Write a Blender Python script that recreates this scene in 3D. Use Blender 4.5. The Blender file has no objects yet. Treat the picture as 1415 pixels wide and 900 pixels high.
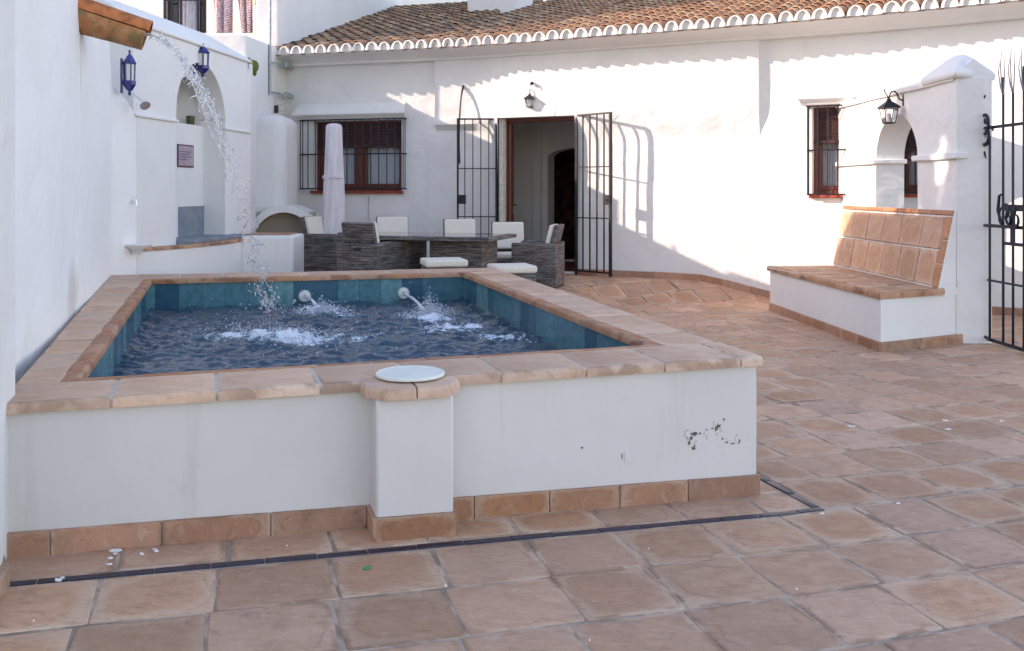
import bpy, bmesh, math, random
from mathutils import Vector, Matrix, noise
random.seed(7)
R = math.radians
F, CX, HY, EYE = 1275.0, 707.5, 262.0, 1.5      # focal length in photo pixels, principal point, eye height
scene = bpy.context.scene
COL = scene.collection

# ------------------------------------------------------------------ helpers
def at(px, py, Y):
    return Vector(((px - CX) / F * Y, Y, EYE - (py - HY) / F * Y))
def zat(py, Y): return EYE - (py - HY) / F * Y
def lerp(a, b, t): return a + (b - a) * t
def sst(a, b, x):
    t = max(0.0, min(1.0, (x - a) / (b - a))); return t * t * (3 - 2 * t)

class MB:
    """collects shapes, then links them as one mesh object"""
    def __init__(s): s.v = []; s.f = []; s.c = []; s.uv = []
    def add(s, vs, fs, col=None, uvs=None):
        n = len(s.v); s.v += [tuple(v) for v in vs]
        for i, f in enumerate(fs):
            s.f.append(tuple(n + k for k in f)); s.c.append(col or (.5, .5, .5))
            s.uv.append(uvs[i] if uvs else None)
    def quad(s, a, b, c, d, col=None, uv=None): s.add([a, b, c, d], [(0, 1, 2, 3)], col, [uv] if uv else None)
    def box(s, p0, p1, col=None):
        x0, y0, z0 = p0; x1, y1, z1 = p1
        s.add([(x0,y0,z0),(x1,y0,z0),(x1,y1,z0),(x0,y1,z0),(x0,y0,z1),(x1,y0,z1),(x1,y1,z1),(x0,y1,z1)],
              [(0,3,2,1),(4,5,6,7),(0,1,5,4),(1,2,6,5),(2,3,7,6),(3,0,4,7)], col)
    def fbox(s, fr, a0, a1, d0, d1, z0, z1, col=None):
        """box in a wall frame: a along the wall, d out of the wall"""
        pts = [fr.p(a, d, z) for z in (z0, z1) for a, d in ((a0, d1), (a1, d1), (a1, d0), (a0, d0))]
        s.add(pts, [(0,3,2,1),(4,5,6,7),(0,1,5,4),(1,2,6,5),(2,3,7,6),(3,0,4,7)], col)
    def prism(s, poly, z0, z1, col=None):
        """plan polygon, CCW; z0 / z1 numbers or lists"""
        n = len(poly)
        b = [(p[0], p[1], z0[i] if isinstance(z0, (list, tuple)) else z0) for i, p in enumerate(poly)]
        t = [(p[0], p[1], z1[i] if isinstance(z1, (list, tuple)) else z1) for i, p in enumerate(poly)]
        s.add(b + t, [tuple(range(n - 1, -1, -1)), tuple(range(n, 2 * n))] + [(i, (i + 1) % n, n + (i + 1) % n, n + i) for i in range(n)], col)
    def tube(s, pts, r, n=8, col=None, cap=True):
        pts = [Vector(p) for p in pts]; rs = r if isinstance(r, (list, tuple)) else [r] * len(pts)
        vs = []; up = None
        for i, p in enumerate(pts):
            d = (pts[min(i + 1, len(pts) - 1)] - pts[max(i - 1, 0)]).normalized()
            if up is None: up = Vector((0, 0, 1)) if abs(d.z) < .9 else Vector((1, 0, 0))
            a = d.cross(up).normalized(); b = a.cross(d).normalized(); up = b
            for k in range(n):
                t = 2 * math.pi * k / n
                vs.append(p + (a * math.cos(t) + b * math.sin(t)) * rs[i])
        fs = [(i*n+k, i*n+(k+1) % n, (i+1)*n+(k+1) % n, (i+1)*n+k) for i in range(len(pts)-1) for k in range(n)]
        if cap: fs += [tuple(range(n - 1, -1, -1)), tuple(range((len(pts)-1)*n, len(pts)*n))]
        s.add(vs, fs, col)
    def lathe(s, prof, c=(0, 0, 0), n=24, col=None, rot=0):
        vs = []; c = Vector(c)
        for r, z in prof:
            for k in range(n):
                t = 2 * math.pi * k / n + rot
                vs.append((c.x + r * math.cos(t), c.y + r * math.sin(t), c.z + z))
        m = len(prof)
        fs = [(i*n+k, i*n+(k+1) % n, (i+1)*n+(k+1) % n, (i+1)*n+k) for i in range(m-1) for k in range(n)]
        fs += [tuple(range(n - 1, -1, -1)), tuple(range((m-1)*n, m*n))]
        s.add(vs, fs, col)
    def ball(s, c, r, sc=(1, 1, 1), d=None, sub=1, col=None):
        """small sphere, stretched along d"""
        vs, fs = ICO[sub]; c = Vector(c)
        M = d.to_track_quat('Z', 'Y').to_matrix() if d is not None else Matrix.Identity(3)
        s.add([c + M @ Vector((v.x * sc[0] * r, v.y * sc[1] * r, v.z * sc[2] * r)) for v in vs], fs, col)
    def build(s, name, mat, parent=None, smooth=0, bevel=0, seg=2, loc=None, solid=0):
        org = Vector(loc) if loc is not None else Vector((0, 0, 0))
        if parent is not None: org = Vector(ORG[parent.name])
        me = bpy.data.meshes.new(name)
        me.from_pydata([Vector(v) - org for v in s.v], [], s.f)
        ca = me.color_attributes.new('rnd', 'FLOAT_COLOR', 'CORNER')
        arr = []
        for f, c in zip(s.f, s.c): arr += [c[0], c[1], c[2], 1.0] * len(f)
        ca.data.foreach_set('color', arr)
        if any(u is not None for u in s.uv):
            ul = me.uv_layers.new(name='UVMap'); arr = []
            for f, u in zip(s.f, s.uv):
                for k in range(len(f)): arr += list(u[k]) if u else [.5, .5]
            ul.data.foreach_set('uv', arr)
        me.materials.append(mat)
        if smooth:
            me.shade_smooth(); me.set_sharp_from_angle(angle=R(smooth))
        o = bpy.data.objects.new(name, me); COL.objects.link(o)
        if parent is not None: o.parent = parent
        else: o.location = org
        ORG[o.name] = tuple(org)
        if solid:
            m = o.modifiers.new('thick', 'SOLIDIFY'); m.thickness = solid; m.offset = 0
        if bevel:
            m = o.modifiers.new('soft', 'BEVEL'); m.width = bevel; m.segments = seg; m.limit_method = 'ANGLE'; m.angle_limit = R(35)
            m.harden_normals = False
            me.shade_smooth(); me.set_sharp_from_angle(angle=R(50))
        return o
ORG = {}
ICO = {}
for _s in (1, 2):
    _b = bmesh.new(); bmesh.ops.create_icosphere(_b, subdivisions=_s, radius=1)
    _b.verts.ensure_lookup_table()
    ICO[_s] = ([v.co.copy() for v in _b.verts], [tuple(v.index for v in f.verts) for f in _b.faces]); _b.free()

def tag(o, label, cat, group=None, kind=None):
    o['label'] = label; o['category'] = cat
    if group: o['group'] = group
    if kind: o['kind'] = kind
    return o
def thing(name, label, cat, loc=(0, 0, 0), group=None):
    o = bpy.data.objects.new(name, None); o.empty_display_size = .1; COL.objects.link(o); o.location = loc
    ORG[o.name] = tuple(loc)
    return tag(o, label, cat, group)
def struct(o, label=None):
    o['kind'] = 'structure'
    if label: o['label'] = label
    o['category'] = o.name.split('.')[0].replace('_', ' ')
    return o
def copy_tree(o, parent=None):
    c = o.copy(); COL.objects.link(c); c.parent = parent
    for ch in list(o.children): copy_tree(ch, c)
    return c

class Fr:
    """a wall frame: origin, t along the wall (rightwards), n out of the wall"""
    def __init__(s, o, t, n): s.o = Vector((o[0], o[1])); s.t = Vector(t).normalized(); s.n = Vector(n).normalized()
    def p(s, a, d, z):
        q = s.o + s.t * a + s.n * d
        return Vector((q.x, q.y, z))
    def hit(s, px, py, d=0.0):
        """where the sight line through a photo pixel meets the wall (pushed out by d): (a, z)"""
        k = (px - CX) / F; q = s.o + s.n * d
        # (k*Y - qx, Y - qy) . n = 0
        Y = (q.x * s.n.x + q.y * s.n.y) / (k * s.n.x + s.n.y)
        a = (k * Y - s.o.x) * s.t.x + (Y - s.o.y) * s.t.y
        return a, zat(py, Y)
class Path:
    def __init__(s, pts):
        s.pts = [Vector(p) for p in pts]; s.L = [0]
        for a, b in zip(s.pts, s.pts[1:]): s.L.append(s.L[-1] + (b - a).length)
    def seg(s, x):
        for i in range(len(s.pts) - 1):
            if x <= s.L[i + 1] or i == len(s.pts) - 2: return i
    def tn(s, i):
        t = (s.pts[i + 1] - s.pts[i]).normalized(); return t, Vector((t.y, -t.x))
    def pos(s, x):
        i = s.seg(x); t, n = s.tn(i); return s.pts[i] + t * (x - s.L[i])
    def nrm(s, x, w=.35):
        a = s.tn(s.seg(max(0, x - w)))[1]; b = s.tn(s.seg(min(s.L[-1], x + w)))[1]; return (a + b).normalized()
    def sx(s, px, off=0.0):
        """arc length where the sight line of photo column px meets the path"""
        k = (px - CX) / F
        for i in range(len(s.pts) - 1):
            t, n = s.tn(i); q = s.pts[i] + n * off
            Y = (q.x * n.x + q.y * n.y) / (k * n.x + n.y)
            u = (Vector((k * Y, Y)) - q).dot(t)
            if -1e-6 <= u + (0 if i else 9) and u <= (s.pts[i+1] - s.pts[i]).length or i == len(s.pts) - 2:
                return s.L[i] + u, Y
    def frame(s, x):
        t, n = s.tn(s.seg(x)); p = s.pos(x); return Fr(p, t, n)

def wall_cols(mb, P, s0, s1, zb, zt, ops=(), ds=.12, zs=.12, thick=.3, disp=None, extra=(), back=True, top=True):
    """a wall with openings along s. P(s, off) -> (x, y). ops: (s0, s1, z0, topfn)"""
    disp = disp or (lambda s, z: 0)
    E = {round(s0, 4), round(s1, 4)} | {round(e, 4) for e in extra}
    n = max(1, int((s1 - s0) / ds)); E |= {round(lerp(s0, s1, i / n), 4) for i in range(1, n)}
    for o in ops:
        E |= {round(o[0], 4), round(o[1], 4)}
        if o[3](o[0]) != o[3]((o[0] + o[1]) / 2): E |= {round(lerp(o[0], o[1], .5 - .5 * math.cos(math.pi * i / 16)), 4) for i in range(17)}
    E = sorted(min(max(e, s0), s1) for e in E)
    E = [e for i, e in enumerate(E) if i == 0 or e - E[i - 1] > 5e-4]
    idx = {}; vs = []; fs = []
    def V(s, z, off=None):
        k = (round(s, 4), round(z, 3), off)
        if k not in idx:
            x, y = P(s, disp(s, z) if off is None else off); idx[k] = len(vs); vs.append((x, y, z))
        return idx[k]
    zbf = zb if callable(zb) else (lambda s: zb); ztf = zt if callable(zt) else (lambda s: zt)
    def strip(a, b, za0, za1, zb0, zb1, off=None, flip=False):
        n = max(1, int(round(((za1 - za0) + (zb1 - zb0)) / 2 / zs))) if off is None else 1
        for i in range(n):
            q = (V(a, lerp(za0, za1, i / n), off), V(b, lerp(zb0, zb1, i / n), off), V(b, lerp(zb0, zb1, (i + 1) / n), off), V(a, lerp(za0, za1, (i + 1) / n), off))
            if len(set(q)) > 2:
                q = tuple(dict.fromkeys(q)); fs.append(q[::-1] if flip else q)
    for a, b in zip(E, E[1:]):
        m = (a + b) / 2; op = next((o for o in ops if o[0] < m < o[1]), None)
        spans = [(zbf(a), ztf(a), zbf(b), ztf(b))]
        if op:
            spans = []
            if op[2] > zbf(m) + .01: spans.append((zbf(a), op[2], zbf(b), op[2]))
            spans.append((op[3](a), ztf(a), op[3](b), ztf(b)))
            fs.append((V(a, op[3](a)), V(b, op[3](b)), V(b, op[3](b), -thick), V(a, op[3](a), -thick)))
            fs.append((V(a, op[2]), V(a, op[2], -thick), V(b, op[2], -thick), V(b, op[2])))
        for z0a, z1a, z0b, z1b in spans:
            strip(a, b, z0a, z1a, z0b, z1b)
            if back: strip(a, b, z0a, z1a, z0b, z1b, -thick, True)
        if top: fs.append((V(a, ztf(a)), V(b, ztf(b)), V(b, ztf(b), -thick), V(a, ztf(a), -thick)))
    for o in ops:
        for s_, fl in ((o[0], False), (o[1], True)):
            q = (V(s_, o[2]), V(s_, o[3](s_)), V(s_, o[3](s_), -thick), V(s_, o[2], -thick))
            fs.append(q[::-1] if fl else q)
    for s_, fl in ((s0, True), (s1, False)):
        q = (V(s_, zbf(s_)), V(s_, zbf(s_), -thick), V(s_, ztf(s_), -thick), V(s_, ztf(s_)))
        fs.append(q[::-1] if fl else q)
    mb.add(vs, fs)

def offset_poly(poly, d):
    n = len(poly); out = []
    for i in range(n):
        p0, p1, p2 = (Vector(poly[(i - 1) % n][:2]), Vector(poly[i][:2]), Vector(poly[(i + 1) % n][:2]))
        e0 = (p1 - p0).normalized(); e1 = (p2 - p1).normalized()
        n0 = Vector((-e0.y, e0.x)); n1 = Vector((-e1.y, e1.x))
        a = p0 + n0 * d[(i - 1) % n]; b = p1 + n1 * d[i]
        den = e0.x * e1.y - e0.y * e1.x
        t = ((b - a).x * e1.y - (b - a).y * e1.x) / den if abs(den) > 1e-6 else (p1 - a).dot(e0)
        out.append(a + e0 * t)
    return out
def slab(mb, poly, z0, z1, r, rz=None, col=None, uv=None):
    """a tile with rounded upper edges; r = rounding for each edge; poly CCW; z0, z1 numbers or functions of (x, y)"""
    n = len(poly); r = r if isinstance(r, (list, tuple)) else [r] * n
    rz = rz or min(max(r), .02); col = col or (random.random(), random.random(), random.random())
    zf0 = z0 if callable(z0) else (lambda x, y: z0); zf1 = z1 if callable(z1) else (lambda x, y: z1)
    rings = [[(p[0], p[1], zf0(p[0], p[1])) for p in poly]]
    for a in (0, 35, 65, 90):
        q = offset_poly(poly, [e * (1 - math.cos(R(a))) for e in r])
        rings.append([(p.x, p.y, zf1(p.x, p.y) - rz * (1 - math.sin(R(a)))) for p in q])
    vs = [v for g in rings for v in g]; fs = []; us = []
    uv = uv or ([(0, 0), (1, 0), (1, 1), (0, 1)] if n == 4 else [(.5 + .5 * math.cos(2 * math.pi * i / n), .5 + .5 * math.sin(2 * math.pi * i / n)) for i in range(n)])
    for g in range(len(rings) - 1):
        for i in range(n):
            j = (i + 1) % n
            fs.append((g*n+i, g*n+j, (g+1)*n+j, (g+1)*n+i)); us.append([uv[i], uv[j], uv[j], uv[i]])
    fs.append(tuple((len(rings)-1)*n+i for i in range(n))); us.append(uv)
    mb.add(vs, fs, col, us)

# ------------------------------------------------------------------ materials
class NT:
    def __init__(s, name):
        s.m = bpy.data.materials.new(name); s.m.use_nodes = True; s.t = s.m.node_tree
        s.b = s.t.nodes['Principled BSDF']; s.out = s.t.nodes['Material Output']
        s._c = None
    def n(s, typ, **kw):
        d = s.t.nodes.new(typ)
        for k, v in kw.items():
            if k == 'i':
                for a, b in v.items():
                    if hasattr(b, 'is_output') or isinstance(b, bpy.types.NodeSocket): s.t.links.new(b, d.inputs[a])
                    else: d.inputs[a].default_value = b
            else: setattr(d, k, v)
        return d
    def obj(s): return s.n('ShaderNodeTexCoord').outputs['Object']
    def pos(s): return s.n('ShaderNodeNewGeometry').outputs['Position']
    def uv(s): return s.n('ShaderNodeTexCoord').outputs['UV']
    def rnd(s): return s.n('ShaderNodeSeparateColor', i={0: s.n('ShaderNodeVertexColor', layer_name='rnd').outputs[0]})
    def scale(s, v, x, y, z): return s.n('ShaderNodeVectorMath', operation='MULTIPLY', i={0: v, 1: (x, y, z)}).outputs[0]
    def noise(s, v, sc, det=4, rough=.55, dist=0): return s.n('ShaderNodeTexNoise', i={'Vector': v, 'Scale': sc, 'Detail': det, 'Roughness': rough, 'Distortion': dist}).outputs['Fac']
    def ramp(s, f, a, b, lo=0., hi=1.): return s.n('ShaderNodeMapRange', interpolation_type='SMOOTHSTEP', i={0: f, 1: a, 2: b, 3: lo, 4: hi}).outputs[0]
    def math(s, op, a, b=0.): return s.n('ShaderNodeMath', operation=op, i={0: a, 1: b}).outputs[0]
    def mix(s, f, a, b):
        d = s.n('ShaderNodeMix', data_type='RGBA')
        for k, v in ((0, f), (6, a), (7, b)):
            if isinstance(v, bpy.types.NodeSocket): s.t.links.new(v, d.inputs[k])
            else: d.inputs[k].default_value = (*v, 1) if isinstance(v, tuple) else v
        return d.outputs[2]
    def set(s, **kw):
        for k, v in kw.items():
            k = {'color': 'Base Color', 'rough': 'Roughness', 'metal': 'Metallic', 'spec': 'Specular IOR Level', 'ior': 'IOR', 'trans': 'Transmission Weight', 'normal': 'Normal', 'coat': 'Coat Weight', 'alpha': 'Alpha', 'sheen': 'Sheen Weight', 'sss': 'Subsurface Weight'}[k]
            if isinstance(v, bpy.types.NodeSocket): s.t.links.new(v, s.b.inputs[k])
            else: s.b.inputs[k].default_value = (*v, 1) if isinstance(v, tuple) else v
        return s
    def bump(s, *hs):
        prev = None
        for h, dist, st in hs:
            b = s.n('ShaderNodeBump', i={'Height': h, 'Distance': dist, 'Strength': st})
            if prev is not None: s.t.links.new(prev, b.inputs['Normal'])
            prev = b.outputs[0]
        s.t.links.new(prev, s.b.inputs['Normal']); return s

def m_plaster(name, c0, c1, stain=.25, lump=.022, fine=.0015, mid_b=.004, scol=(.45, .40, .33)):
    g = NT(name); p = g.pos()
    big = g.noise(p, .9, 5); mid = g.noise(p, 4.5, 4, .6); lumps = g.noise(p, 2.6, 3, .5, .4); fin = g.noise(p, 55, 3, .6)
    col = g.mix(g.ramp(big, .35, .68), c0, c1)
    strk = g.noise(g.scale(p, 5, 5, .35), 1.3, 5, .6)
    col = g.mix(g.math('MULTIPLY', g.ramp(strk, .56, .8), stain), col, scol)
    col = g.mix(g.math('MULTIPLY', g.ramp(mid, .6, .78), stain * .5), col, scol)
    g.set(color=col, rough=.82, spec=.25)
    g.bump((lumps, lump, .8), (g.noise(p, 11, 4, .6), mid_b, .5), (fin, fine, .4))
    return g.m
def m_tile(name, cols, haze, hazeamt=.7, dark=.35, bump=.004, rough=.62, var=.22):
    """fired clay tile: colour differs from tile to tile, mottled, pale bloom and worn ovals near the joints"""
    g = NT(name); p = g.pos(); r = g.rnd()
    c = g.mix(g.ramp(r.outputs[0], 0, .5), cols[0], cols[1]); c = g.mix(g.ramp(r.outputs[0], .5, 1), c, cols[2])
    c = g.mix(g.math('MULTIPLY', g.ramp(g.noise(p, 6, 6, .68, .3), .42, .66), .7), c, cols[3])
    uvc = g.n('ShaderNodeVectorMath', operation='SUBTRACT', i={0: g.uv(), 1: (.5, .5, 0)}).outputs[0]
    d = g.n('ShaderNodeVectorMath', operation='LENGTH', i={0: uvc}).outputs['Value']
    ax = g.n('ShaderNodeSeparateXYZ', i={0: uvc})
    mx = g.math('MAXIMUM', g.math('ABSOLUTE', ax.outputs[0]), g.math('ABSOLUTE', ax.outputs[1]))
    w = g.noise(p, 7, 5, .6)
    e = g.math('ADD', g.math('ADD', g.math('MULTIPLY', d, .6), g.math('MULTIPLY', mx, .6)), g.math('MULTIPLY', g.math('SUBTRACT', w, .5), .42))
    patch = g.ramp(g.math('ADD', g.noise(p, 2.6, 4, .65), g.math('MULTIPLY', g.math('SUBTRACT', r.outputs[2], .5), .5)), .36, .7, 0., hazeamt)
    grit = g.noise(p, 42, 6, .75)
    c = g.mix(g.math('MULTIPLY', g.math('MULTIPLY', g.ramp(e, .42, .60), patch), g.ramp(grit, .3, .6, .45, 1.)), c, haze)
    rim = g.math('SUBTRACT', 1, g.ramp(g.math('ABSOLUTE', g.math('SUBTRACT', e, g.math('ADD', g.math('MULTIPLY', r.outputs[1], .16), .44))), 0, .03))
    c = g.mix(g.math('MULTIPLY', rim, g.ramp(g.noise(p, 3.3, 2), .40, .62, 0, dark)), c, tuple(x * .55 for x in cols[0]))
    ed = g.math('SUBTRACT', 1, g.ramp(g.math('SUBTRACT', .5, mx), 0, g.math('ADD', .02, g.math('MULTIPLY', g.noise(p, 12, 3), .05))))
    c = g.mix(g.math('MULTIPLY', ed, g.ramp(g.noise(p, 1.7, 4, .6), .4, .6, .05, .6)), c, g.mix(g.ramp(g.noise(p, 5, 2), .45, .55), tuple(x * .5 for x in cols[3]), haze))
    brush = g.noise(g.scale(p, 1, 3.2, 1), 11, 7, .7, 1.2)
    c = g.mix(g.ramp(brush, .52, .68, 0, .38), c, haze); c = g.mix(g.ramp(brush, .46, .34, 0, .4), c, tuple(x * .62 for x in cols[3]))
    pore = g.noise(p, 150, 2, .5); c = g.mix(g.ramp(pore, .66, .72, 0, .55), c, tuple(x * .4 for x in cols[0]))
    c = g.mix(g.ramp(grit, .60, .70, 0, .5), c, haze); c = g.mix(g.ramp(grit, .40, .28, 0, .45), c, tuple(x * .45 for x in cols[0]))
    val = g.math('ADD', g.math('MULTIPLY', g.math('SUBTRACT', r.outputs[1], .5), var * 2), 1.)
    hs = g.n('ShaderNodeHueSaturation', i={'Color': c, 'Value': val, 'Saturation': g.math('ADD', .97, g.math('MULTIPLY', r.outputs[2], .2))})
    g.set(color=hs.outputs[0], rough=g.ramp(g.noise(p, 14, 4), .3, .7, rough - .15, rough + .15), spec=.35)
    g.bump((g.noise(p, 8, 5, .65), bump, .8), (grit, .0022, .7))
    return g.m
def m_plain(name, c, rough=.5, metal=0., spec=.5, var=.15, bump=0, sc=20, coat=0.):
    g = NT(name); p = g.obj()
    nz = g.noise(p, sc, 4)
    col = g.mix(g.ramp(nz, .3, .7), tuple(x * (1 - var) for x in c), tuple(min(1, x * (1 + var)) for x in c))
    g.set(color=col, rough=rough, metal=metal, spec=spec, coat=coat)
    if bump: g.bump((nz, bump, .7))
    return g.m

WHITE = m_plaster('white_plaster', (.80, .79, .765), (.745, .74, .725), .10)
WHITE_OLD = m_plaster('limewash', (.77, .76, .74), (.71, .705, .69), .14, .055)
TILE = m_tile('floor_clay', ((.53, .315, .21), (.47, .275, .185), (.58, .36, .25), (.42, .245, .165)), (.62, .46, .355), .75, .45, var=.14)
COPE = m_tile('coping_clay', ((.64, .42, .30), (.59, .38, .27), (.68, .465, .345), (.55, .345, .245)), (.72, .56, .45), .45, .14, .004, var=.10)
TRIM = m_tile('trim_clay', ((.49, .23, .125), (.44, .20, .11), (.53, .27, .155), (.39, .18, .11)), (.52, .35, .25), .5, .3, .003, var=.12)
SKIRT = m_tile('skirting_clay', ((.45, .245, .16), (.38, .205, .135), (.49, .285, .195), (.33, .185, .125)), (.54, .40, .31), .6, .45, .004)
g = NT('grout'); p = g.pos(); GROUT_C = g.mix(g.ramp(g.noise(p, 7, 5), .35, .65), (.27, .20, .15), (.54, .42, .33)); g.set(color=GROUT_C, rough=.9); g.bump((g.noise(p, 40, 4), .004, .6)); GROUT = g.m
GROUT_W = m_plain('white_grout', (.60, .55, .49), .9, 0, .2, .1, .002, 40)
IRON = m_plain('black_iron', (.012, .013, .017), .45, .3, .5, .3, .001, 60)
IRON_GATE = m_plain('navy_iron', (.012, .015, .03), .4, .2, .5, .3, .001, 60)
WOOD = NT('red_wood'); _g = WOOD; _w = _g.noise(_g.scale(_g.pos(), 30, 30, 2), 2, 5, .6)
_g.set(color=_g.mix(_g.ramp(_w, .3, .7), (.10, .022, .014), (.16, .042, .026)), rough=.45); _g.bump((_w, .002, .5)); WOOD = _g.m
SILL = m_plain('red_sill', (.33, .055, .035), .5, 0, .5, .2, .001, 15)
GLASS = NT('window_glass').set(color=(.03, .035, .045), rough=.04, spec=.9).m
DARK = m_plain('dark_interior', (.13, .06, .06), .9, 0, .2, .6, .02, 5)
INTER = m_plaster('interior_paint', (.80, .80, .78), (.75, .75, .73), .1, .006)
CURT = NT('curtain_cloth'); _g = CURT; _w = _g.n('ShaderNodeTexWave', i={0: _g.scale(_g.pos(), 1, .5, .03), 'Scale': 9.0, 'Distortion': 2.5, 'Detail': 1.0}).outputs['Fac']
_g.set(color=_g.mix(_w, (.60, .62, .66), (.72, .73, .75)), rough=.9); _g.bump((_w, .02, .8)); CURT = _g.m
def m_wicker(name, c0, c1):
    g = NT(name); p = g.obj(); s = g.n('ShaderNodeSeparateXYZ', i={0: p}); u = g.math('ADD', s.outputs[0], s.outputs[1])
    cv = g.n('ShaderNodeCombineXYZ', i={0: u, 1: s.outputs[2], 2: 0.}).outputs[0]
    b = g.n('ShaderNodeTexBrick', offset=.5, i={'Vector': cv, 'Color1': (*c0, 1), 'Color2': (*c1, 1), 'Mortar': (.008, .008, .010, 1), 'Scale': 1.0, 'Mortar Size': .0045, 'Mortar Smooth': .7, 'Bias': 0., 'Brick Width': .075, 'Row Height': .03})
    nz = g.noise(g.scale(p, 2.0, 2.0, 38), 2.2, 2); col = g.mix(g.ramp(nz, .40, .75, 0, .75), b.outputs['Color'], tuple(x * 2.1 for x in c1))
    g.set(color=col, rough=.5, spec=.4); g.bump((g.math('SUBTRACT', 1, b.outputs['Fac']), .006, .9)); return g.m
WICKER = m_wicker('grey_wicker', (.065, .058, .056), (.16, .145, .135))
CUSH = m_plain('cream_cushion', (.74, .69, .60), .9, 0, .2, .04, .002, 50)
TABLE_GLASS = NT('table_glass').set(color=(.03, .035, .05), rough=.05, spec=.8).m
g = NT('parasol_cover'); p = g.obj(); w = g.noise(g.scale(p, 9, 9, 1.2), 1.6, 4, .55, .5)
g.set(color=g.mix(g.ramp(w, .3, .7), (.62, .57, .61), (.72, .68, .71)), rough=.85, spec=.2); g.bump((w, .03, .7)); COVER = g.m
BLUE = m_plain('blue_glazed', (.012, .018, .17), .22, 0, .6, .5, .003, 25, .3)
PANE_W = NT('frosted_pane').set(color=(.75, .76, .72), rough=.25).m
PANE_C = NT('lantern_pane').set(color=(.9, .92, .95), rough=.05, trans=.92, ior=1.1).m
CHROME = NT('chrome').set(color=(.85, .86, .88), rough=.32, metal=1.).m
GALV = m_plain('galvanised', (.35, .37, .39), .5, .6, .5, .2, 0, 30)
TEAL_BR = m_plain('oxidised_bracket', (.30, .37, .35), .6, .1, .5, .3, .002, 40)
PLATE = m_plain('white_plastic', (.72, .75, .69), .4, 0, .5, .05, .001, 30)
g = NT('spout_clay'); p = g.obj(); nz = g.noise(p, 14, 5, .65); mo = g.noise(p, 9, 4, .6, .6)
c = g.mix(g.ramp(nz, .35, .65), (.42, .16, .06), (.50, .25, .11)); c = g.mix(g.ramp(mo, .46, .62, 0, .8), c, (.20, .145, .06)); c = g.mix(g.ramp(g.noise(p, 20, 3), .6, .7, 0, .7), c, (.08, .085, .04))
g.set(color=c, rough=.8); g.bump((nz, .008, .7)); SPOUT = g.m
STONE = m_plain('mossy_stone', (.24, .23, .19), .9, 0, .3, .4, .012, 14)
g = NT('slate_panel'); p = g.pos(); nz = g.noise(p, 7, 5); g.set(color=g.mix(g.ramp(nz, .3, .7), (.17, .21, .25), (.24, .28, .32)), rough=.6); g.bump((nz, .004, .5)); SLATE = g.m
g = NT('roof_clay'); p = g.pos(); r = g.rnd()
c = g.mix(g.ramp(r.outputs[0], 0, .45), (.35, .185, .11), (.47, .255, .145)); c = g.mix(g.ramp(r.outputs[0], .55, 1), c, (.56, .39, .25))
li = g.noise(p, 5, 5, .65, .4)
sx = g.n('ShaderNodeSeparateXYZ', i={0: p}).outputs[0]
old = g.ramp(g.math('ADD', sx, g.math('MULTIPLY', g.noise(p, .8, 3), 4.)), 1.0, 3.6, .8, .15)
c = g.mix(g.math('MULTIPLY', g.ramp(g.math('ADD', li, g.math('MULTIPLY', r.outputs[1], .16)), .46, .68), old), c, (.11, .095, .08))
c = g.mix(g.ramp(g.noise(p, 22, 4), .58, .72, 0, .5), c, (.30, .27, .22))
g.set(color=c, rough=.85, spec=.25); g.bump((g.noise(p, 30, 4), .008, .7)); ROOF = g.m
g = NT('pool_glaze'); p = g.pos(); r = g.rnd()
c = g.mix(g.ramp(r.outputs[0], 0, .5), (.022, .10, .165), (.065, .215, .26)); c = g.mix(g.ramp(r.outputs[0], .5, 1), c, (.13, .32, .34))
c = g.mix(g.ramp(g.noise(p, 16, 4), .4, .7, 0, .35), c, (.015, .06, .085))
g.set(color=c, rough=.22, spec=.5); g.bump((g.noise(p, 9, 3), .004, .4)); GLAZE = g.m
NAVY = m_plain('navy_strip', (.014, .013, .035), .35, 0, .5, .5, .002, 30)
g = NT('pool_water'); p = g.pos(); f = g.rnd().outputs[0]
fn = g.noise(p, 30, 7, .75); fm = g.ramp(g.math('ADD', g.math('MULTIPLY', f, 1.15), g.math('MULTIPLY', g.math('SUBTRACT', fn, .5), 2.1)), .34, 1.0)
wf = g.noise(g.scale(p, 1, 1.9, 1), 26, 4, .6)
g.set(color=g.mix(fm, (.42, .66, .86), (.76, .80, .86)), rough=g.ramp(fm, 0, 1, .03, .6), spec=.5, ior=1.33, trans=g.ramp(fm, .0, .6, .93, 0.))
g.bump((wf, .006, .6)); WATER = g.m
DROP = NT('falling_water').set(color=(.97, .97, .98), rough=.02, trans=.94, ior=1.33).m
SPRAY = NT('white_spray').set(color=(.80, .84, .90), rough=.25, trans=.35, ior=1.33).m
LEAF = m_plain('leaf_green', (.10, .12, .012), .5, 0, .4, .5, .002, 8)
CHIP = m_plain('bare_render', (.13, .125, .13), .95, 0, .2, .5, .006, 60)
CHIPW = m_plain('curled_paint', (.80, .80, .80), .7, 0, .2, .05, .001, 60)
g = NT('patterned_weave'); p = g.obj(); s_ = g.n('ShaderNodeSeparateXYZ', i={0: p})
zz = g.math('PINGPONG', s_.outputs[0], .045); v = g.math('ADD', s_.outputs[2], g.math('MULTIPLY', zz, 1.2))
st = g.ramp(g.math('PINGPONG', v, .022), .006, .012); br = g.ramp(g.noise(p, 24, 1), .45, .55)
g.set(color=g.mix(g.math('MULTIPLY', st, g.ramp(br, 0, 1, .55, 1)), (.52, .46, .48), g.mix(g.ramp(g.noise(p, 2.5, 1), .4, .6), (.16, .05, .09), (.08, .06, .20))), rough=.95); WEAVE = g.m
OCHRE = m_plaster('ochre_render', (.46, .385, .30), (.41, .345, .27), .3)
BLIND = m_plain('dark_blind', (.055, .020, .020), .5, 0, .4, .3)
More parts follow.
